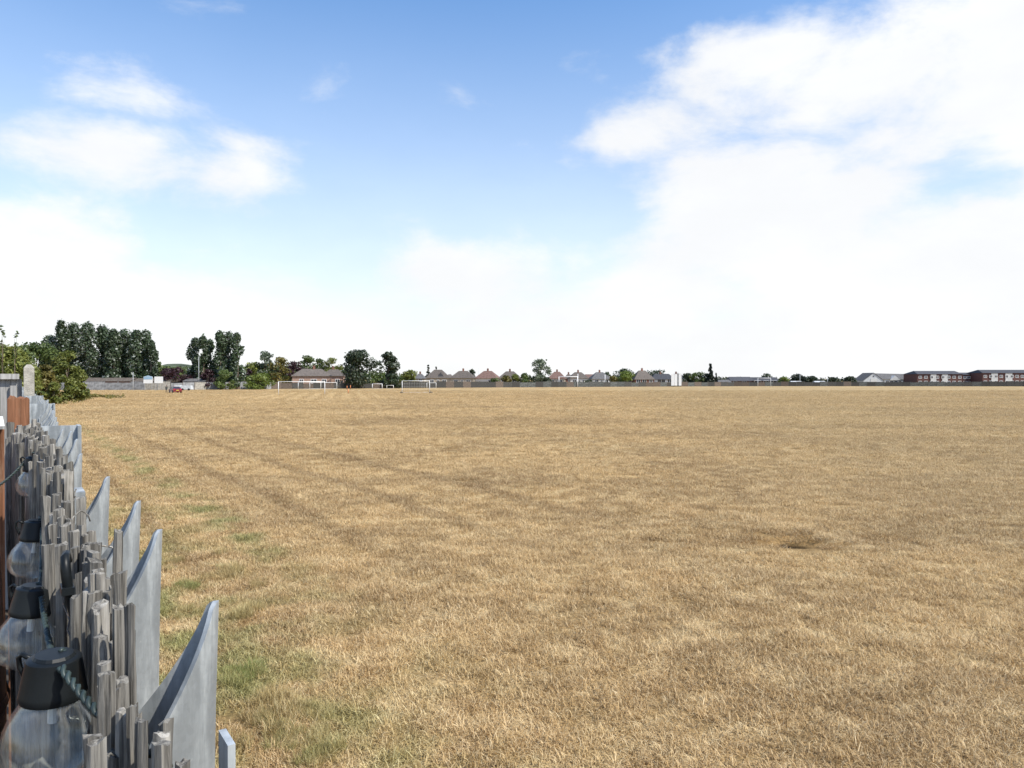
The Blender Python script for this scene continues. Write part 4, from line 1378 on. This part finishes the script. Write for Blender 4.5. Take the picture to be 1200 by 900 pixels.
def flats(label, px0, px1, ridge_py, eave_py, z, whites, bays, wall):
    e = empty('block_of_flats', (X((px0 + px1) / 2, z), z, 0), 0, label, 'flats')
    wd = (px1 - px0) / F * z; ez = Zh(eave_py, z); rg = Zh(ridge_py, z); dp = 11
    m = MB(); m.box((0, dp / 2, ez / 2), (wd - .02, dp, ez)); m.build('wall', wall, e)
    m = MB(); hw = wd / 2
    m.add([(-hw - .2, -.4, ez + .03), (hw + .2, -.4, ez + .03), (hw - .8, 4.5, rg), (-hw + .8, 4.5, rg), (hw + .2, dp + .4, ez + .03), (-hw - .2, dp + .4, ez + .03)], [(0, 1, 2, 3), (3, 2, 4, 5), (1, 4, 2), (0, 3, 5), (0, 5, 4, 1)])
    m.build('roof', M_TILE_D, e)
    for (a, b_) in whites:
        m = MB(); xa, xb = X(a, z) - X((px0 + px1) / 2, z), X(b_, z) - X((px0 + px1) / 2, z)
        m.box(((xa + xb) / 2, -.09, ez * .55), (xb - xa, .2, ez * .9 - .05)); m.build('render_panel', M_RENDER, e)
    for k in range(bays):
        x = -hw + wd * (k + .5) / bays
        pw = x + X((px0 + px1) / 2, z)
        onw = any(X(a, z) - .6 < pw < X(b_, z) + .6 for (a, b_) in whites)
        for zc in (ez * .30, ez * .74):
            window(e, x, -.21 if onw else -.03, zc, 1.3, 1.15)
    return e


flats('dark red brick flats with two pale rendered bays next to white hall', 1075, 1128, 434.5, 438.5, 312, ((1090.5, 1097), (1104, 1110.5)), 8, M_BRICKD)
flats('lower red brick flats linking the two rendered blocks', 1128.5, 1151, 436.5, 439, 316, (), 5, M_BRICKD)
flats('long red brick flats with bright white rendered bays', 1151.5, 1226, 433.2, 437.2, 308, ((1161.5, 1169), (1178, 1186), (1206, 1214)), 12, M_BRICKD)

# ------------------------------------------------------------------ things on the field
def post_goal(label, p0, p1, h, thick=.06, depth=1.6, net=True, group='football goals on the playing field', lean=None):
    A = Vector((p0[0], p0[1], 0)); B = Vector((p1[0], p1[1], 0))
    L = (B - A).length
    e = empty('football_goal', A, math.atan2(B.y - A.y, B.x - A.x), label, 'goal', group)
    for x in (0, L):
        m = MB(); m.tube([(x, 0, -.05), (x, 0, h)], thick, 8); m.build('post', M_WHITE, e, True)
    m = MB(); m.tube([(-thick, 0, h - .002), (L + thick, 0, h - .002)], thick * .98, 8); m.build('crossbar', M_WHITE, e, True)
    if depth:
        for x in (0, L):
            m = MB(); m.tube([(x, 0, h), (x, depth * .5, h - .05), (x, depth, .08)], thick * .45, 6); m.build('back_stay', M_WHITE, e, True)
        m = MB(); m.tube([(0, depth, .08), (L, depth, .08)], thick * .5, 6); m.build('ground_bar', M_WHITE, e, True)
    if net and depth:
        m = MB()
        k = int(L / .5)
        for i in range(k + 1):
            x = L * i / k
            m.tube([(x, .02, h - .04), (x, depth * .5, h - .12), (x, depth, .1)], .006, 3, False)
        for f in (.25, .5, .75):
            m.tube([(0, depth * (.5 + f * .5), h - (h - .1) * f), (L, depth * (.5 + f * .5), h - (h - .1) * f)], .006, 3, False)
        m.build('net', M_WHITE, e)
    return e


def P2(px, z): return (X(px, z), z)


post_goal('big white football goal on striped turf before the bungalows', P2(326.3, 133), P2(380.6, 136), 2.40, .055, 0)
post_goal('white goal standing just behind the big goal', P2(349.5, 205), P2(376, 207), 2.0, .055, 1.4, False)
post_goal('white goal overlapping the one behind the big goal', P2(363, 212), P2(394.7, 214), 1.85, .055, 1.4, False)
post_goal('white goal with net and corner weights on open turf', P2(471.3, 152), P2(503.5, 153), 2.5, .055, 1.8, True)
post_goal('small white goal under the huge oak', P2(436.3, 214), P2(447.8, 214), 1.45, .07, 1.0, False)
post_goal('tiny white goal next to the small one under the oak', P2(453.2, 218), P2(461, 218), 1.0, .05, .7, False)
post_goal('small white goal behind the netted goal', P2(500.2, 226), P2(511, 226), 1.7, .055, 1.0, False)
post_goal('tall white goal before the brown roofed houses', P2(655, 262), P2(676.8, 263), 3.7, .11, 0, False)
post_goal('far white goal before the red brick bungalow', P2(888.2, 284), P2(903.2, 284), 3.2, .07, 0, False)
# corner weights of the netted goal
for (px, lab) in ((470.5, 'dark sandbag at one foot of the netted goal, by its stay'), (505, 'dark sandbag at the other foot of the netted goal')):
    m = MB(); m.lathe([(.0, 0), (.30, 0), (.36, .1), (.30, .22), (.12, .30), (.0, .31)], 10)
    o = m.build('sandbag', M_PANELD, None, True); o.location = (X(px, 150.5), 150.5, 0); tag(o, lab, 'sandbag')


def pole(name, label, px, z, top_py, r=.05, mat=M_CLAD, cat='pole', cap=None):
    e = empty(name, (X(px, z), z, 0), 0, label, cat)
    h = Zh(top_py, z)
    m = MB(); m.tube([(0, 0, 0), (0, 0, h)], [r * 1.2, r], 8); m.build('shaft', mat, e, True)
    m = MB(); m.tube([(0, 0, 0), (0, 0, .12)], r * 2, 8); m.build('base', mat, e)
    if cap == 'lamp':
        m = MB(); m.box((.35, 0, h + .02), (.9, .22, .12)); m.build('lamp_head', M_CLAD, e)
    return e


pole('slim_pole', 'slim grey pole rising before the short poplar row', 233, 198, 418, .055)
pole('slim_pole', 'short thin pole in the turf by the pale sign boards', 156, 182, 436, .05)
pole('slim_pole', 'slim white pole rising at the tall goal upright', 677.2, 266, 438, .1, M_WHITE)
pole('slim_pole', 'slim white pole before the slate grey roofed house', 709, 270, 439, .1, M_WHITE)
pole('slim_pole', 'short white post between tall goal and slate roofed house', 684.8, 268, 449, .1, M_WHITE)
pole('slim_pole', 'thin lamp pole behind the clipped dark trees', 937.5, 306, 438.5, .08, cap='lamp')
pole('slim_pole', 'slim pole at the end of the low dark bushes', 969.7, 296, 443, .08)
pole('slim_pole', 'thin aerial pole above the red roofed house', 561, 300, 431.5, .07)

for (px, py, ty, lab) in ((406.7, 456.2, 452.2, 'shorter orange training pole of the pair before the huge oak'), (410.7, 456.2, 451.5, 'taller orange training pole of the pair before the huge oak'), (408.0, 461.5, 456.0, 'orange training pole standing alone in front of the pair')):
    z = F * CAMH / (py - HOR)
    e = empty('training_pole', (X(px, z), z, 0), 0, lab, 'training pole', 'orange training poles on the turf')
    m = MB(); m.tube([(0, 0, 0), (0, 0, Zh(ty, z))], .085, 8); m.build('shaft', simple('orange_plastic', (.62, .22, .08), .6) if 'orange_plastic' not in bpy.data.materials else bpy.data.materials['orange_plastic'], e, True)
    m = MB(); m.lathe([(.0, .0), (.24, 0), (.22, .07), (.0, .1)], 10); m.build('base', M_PANELD, e, True)

# sight screen
z = 280
e = empty('sight_screen', (X(792.6, z), z, 0), 0, 'tall white cricket sight screen on a dark frame by brown fence', 'sight screen')
h = Zh(438.4, z)
for (a, b_) in ((786.6, 790.2), (790.4, 793.8), (795.2, 798.6)):
    m = MB(); xa, xb = X(a, z) - X(792.6, z), X(b_, z) - X(792.6, z)
    m.box(((xa + xb) / 2, 0, .35 + (h - .35) / 2), (xb - xa, .06, h - .35)); m.build('panel', M_WHITE, e)
m = MB(); m.box((X(794.5, z) - X(792.6, z), .12, h / 2 + .25), (.24, .12, h + .5)); m.build('mast', M_PANELD, e)
m = MB(); m.box((0, .2, .2), (4.0, .5, .14))
for x in (-1.5, 1.5):
    m.tube([(x, .5, .2), (x, .1, h * .7)], .05, 6)
m.build('wheeled_frame', M_PANELD, e)
for x in (-1.5, 1.5):
    m = MB(); m.tube([(x, -.12, .17), (x, -.02, .17)], .17, 12); m.build('wheel', M_PANELD, e)

# sign boards by the end fence
M_BLUE = simple('pale_blue_print', (0.28, 0.42, 0.55), .5, var=.1, scale=6)
for (px, hw, top, bot, lab, blue) in ((173.5, 5.3, 441.5, 449.2, 'white notice board with pale blue heading on two posts', True), (186, 5.0, 441.3, 449, 'plain white notice board on two posts by the end fence', False)):
    z = 183
    e = empty('notice_board', (X(px, z), z, 0), 0, lab, 'notice board')
    w_ = 2 * hw / F * z; zt, zb = Zh(top, z), Zh(bot, z)
    m = MB(); m.box((0, 0, (zt + zb) / 2), (w_, .06, zt - zb)); m.build('board', M_WHITE, e)
    if blue:
        m = MB(); m.box((0, -.045, zt - .35), (w_ - .1, .02, .6)); m.build('heading', M_BLUE, e)
        m = MB(); m.add([(-w_ / 2, 0, zt), (w_ / 2, 0, zt), (0, 0, zt + .35), (-w_ / 2, .06, zt), (w_ / 2, .06, zt), (0, .06, zt + .35)], [(0, 1, 2), (5, 4, 3), (0, 2, 5, 3), (1, 4, 5, 2)]); m.build('pediment', M_BLUE, e)
    for x in (-w_ * .38, w_ * .38):
        m = MB(); m.box((x, .07, zt / 2 - .1), (.12, .07, zt - .2)); m.build('leg', M_GREYWOOD, e)
# white van roofs / pale tarps seen against the fence
for (px, hw, top, lab) in ((209, 3.5, 451, 'small white trailer parked beside the red car'), (219, 6, 451.5, 'long pale tarpaulin covered stack against the end fence')):
    z = 184
    e = empty('covered_trailer', (X(px, z), z, 0), 0, lab, 'trailer')
    h = Zh(top, z); w_ = 2 * hw / F * z
    m = MB(); m.box((0, 0, h * .62), (w_, 1.4, h * .7), 0, 0, .9); m.build('body', M_CLAD, e)
    for x in (-w_ * .3, w_ * .3):
        m = MB(); m.tube([(x, -.75, .28), (x, -.6, .28)], .28, 12); m.build('wheel', M_BLACK, e)

# red car
z = 150
M_RED = simple('dark_red_car_paint', (0.15, 0.010, 0.018), .25, var=.05, spec=.6)
M_TAIL = simple('tail_lamp', (0.5, 0.02, 0.02), .3, var=.05)
M_TYRE = simple('tyre_rubber', (0.02, 0.02, 0.02), .8)
M_RIM = simple('alloy_rim', (0.5, 0.5, 0.52), .35, metal=.8)
car = empty('parked_car', (X(205.3, z), z, 0), math.radians(-52), 'dark red hatchback parked on the turf near the pale sign boards', 'car')
prof = [(-1.85, .32), (-1.92, .55), (-1.86, .82), (-1.0, .93), (-.45, 1.32), (.95, 1.36), (1.55, .98), (1.78, .92), (1.84, .55), (1.78, .30)]
low = [(-1.85, .32), (-1.92, .55), (-1.86, .82), (-1.0, .93), (1.62, .95), (1.80, .90), (1.84, .55), (1.78, .30)]


def slab(m, pr, hw, hw2=None, mi=0):
    hw2 = hw2 or hw
    n = len(pr)
    zmax = max(q[1] for q in pr); zmin = min(q[1] for q in pr)
    vs = []
    for sgn in (-1, 1):
        for (x, zz) in pr:
            f = (zz - zmin) / (zmax - zmin)
            vs.append((x, sgn * (hw + (hw2 - hw) * f), zz))
    fs = [tuple(range(n - 1, -1, -1)), tuple(range(n, 2 * n))] + [(i, (i + 1) % n, n + (i + 1) % n, n + i) for i in range(n)]
    m.add(vs, fs, mi)


m = MB(); slab(m, low, .84, .80); body = m.build('body', M_RED, car)
m = MB(); slab(m, [(-1.02, .92), (-.48, 1.26), (.98, 1.28), (1.56, .94)], .77, .60); m.build('windows', M_PANE, car)
m = MB(); m.box((.24, 0, 1.30), (1.45, 1.22, .05), 0, 0, .94); m.build('car_roof', M_RED, car)
for x in (-1.2, 1.15):
    for y in (-.80, .80):
        m = MB(); m.tube([(x, y - .09, .31), (x, y + .09, .31)], .31, 16); wl = m.build('wheel', M_TYRE, car)
        m = MB(); m.tube([(x, y + (.095 if y > 0 else -.095) - .01, .31), (x, y + (.095 if y > 0 else -.095) + .01, .31)], .19, 12); m.build('rim', M_RIM, wl)
for y in (-.62, .62):
    m = MB(); m.box((1.81, y, .80), (.05, .26, .2)); m.build('tail_light', M_TAIL, car)
    m = MB(); m.box((-1.88, y, .70), (.06, .3, .14)); m.build('headlight', M_UPVC, car)
m = MB(); m.box((1.855, 0, .62), (.02, .52, .12)); m.build('number_plate', simple('plate_yellow', (.7, .55, .08), .5), car)

# person standing by the car
z = 153
M_PERS, t, out = mat_new('dark_clothes_and_skin')
co = t.sep(t.new('ShaderNodeTexCoord').outputs['Object'])
c = t.mix(t.ramp(co[2], .84, .86), (.03, .035, .05), (.045, .05, .045))
c = t.mix(t.ramp(co[2], 1.37, 1.39), c, (.42, .26, .19))
p = t.new('ShaderNodeBsdfPrincipled'); t.put(p.inputs['Base Color'], c); p.inputs['Roughness'].default_value = .85
t.l.new(p.outputs[0], out.inputs[0])
J = [((0, 0, .88), .125), ((0, 0, 1.08), .115), ((0, 0, 1.28), .135), ((0, 0, 1.41), .05), ((0, -.01, 1.50), .085), ((0, 0, 1.60), .075),
     ((-.17, 0, 1.30), .055), ((-.21, -.02, 1.06), .042), ((-.20, -.12, .86), .033), ((-.195, -.15, .78), .03),
     ((.17, 0, 1.30), .055), ((.21, 0, 1.06), .042), ((.20, -.05, .84), .033), ((.195, -.07, .76), .03),
     ((-.09, 0, .80), .085), ((-.10, -.01, .46), .06), ((-.10, .03, .09), .042), ((-.11, -.11, .035), .035),
     ((.09, 0, .80), .085), ((.11, .02, .46), .06), ((.12, .05, .09), .042), ((.13, -.09, .035), .035)]
E = [(0, 1), (1, 2), (2, 3), (3, 4), (4, 5), (2, 6), (6, 7), (7, 8), (8, 9), (2, 10), (10, 11), (11, 12), (12, 13), (0, 14), (14, 15), (15, 16), (16, 17), (0, 18), (18, 19), (19, 20), (20, 21)]
me = bpy.data.meshes.new('person')
me.from_pydata([q[0] for q in J], E, [])
per = link('person', me, M_PERS)
per.location = (X(195, z), z, 0); per.rotation_euler = (0, 0, .6)
sk = per.modifiers.new('skin', 'SKIN')
ly = me.skin_vertices[0].data if me.skin_vertices else None
if ly is None:
    bmx = bmesh.new(); bmx.from_mesh(me); bmx.verts.layers.skin.verify(); bmx.to_mesh(me); bmx.free(); ly = me.skin_vertices[0].data
for i, (q, r) in enumerate(J):
    ly[i].radius = (r, r); ly[i].use_root = (i == 0)
ss_ = per.modifiers.new('sub', 'SUBSURF'); ss_.levels = 1; ss_.render_levels = 1
tag(per, 'person in dark clothes standing on the turf beside the red car', 'person')
m = MB(); m.lathe([(.0, 1.68), (.05, 1.67), (.088, 1.62), (.092, 1.56), (.08, 1.53)], 12)
m.build('hair', M_BLACK, per, True)
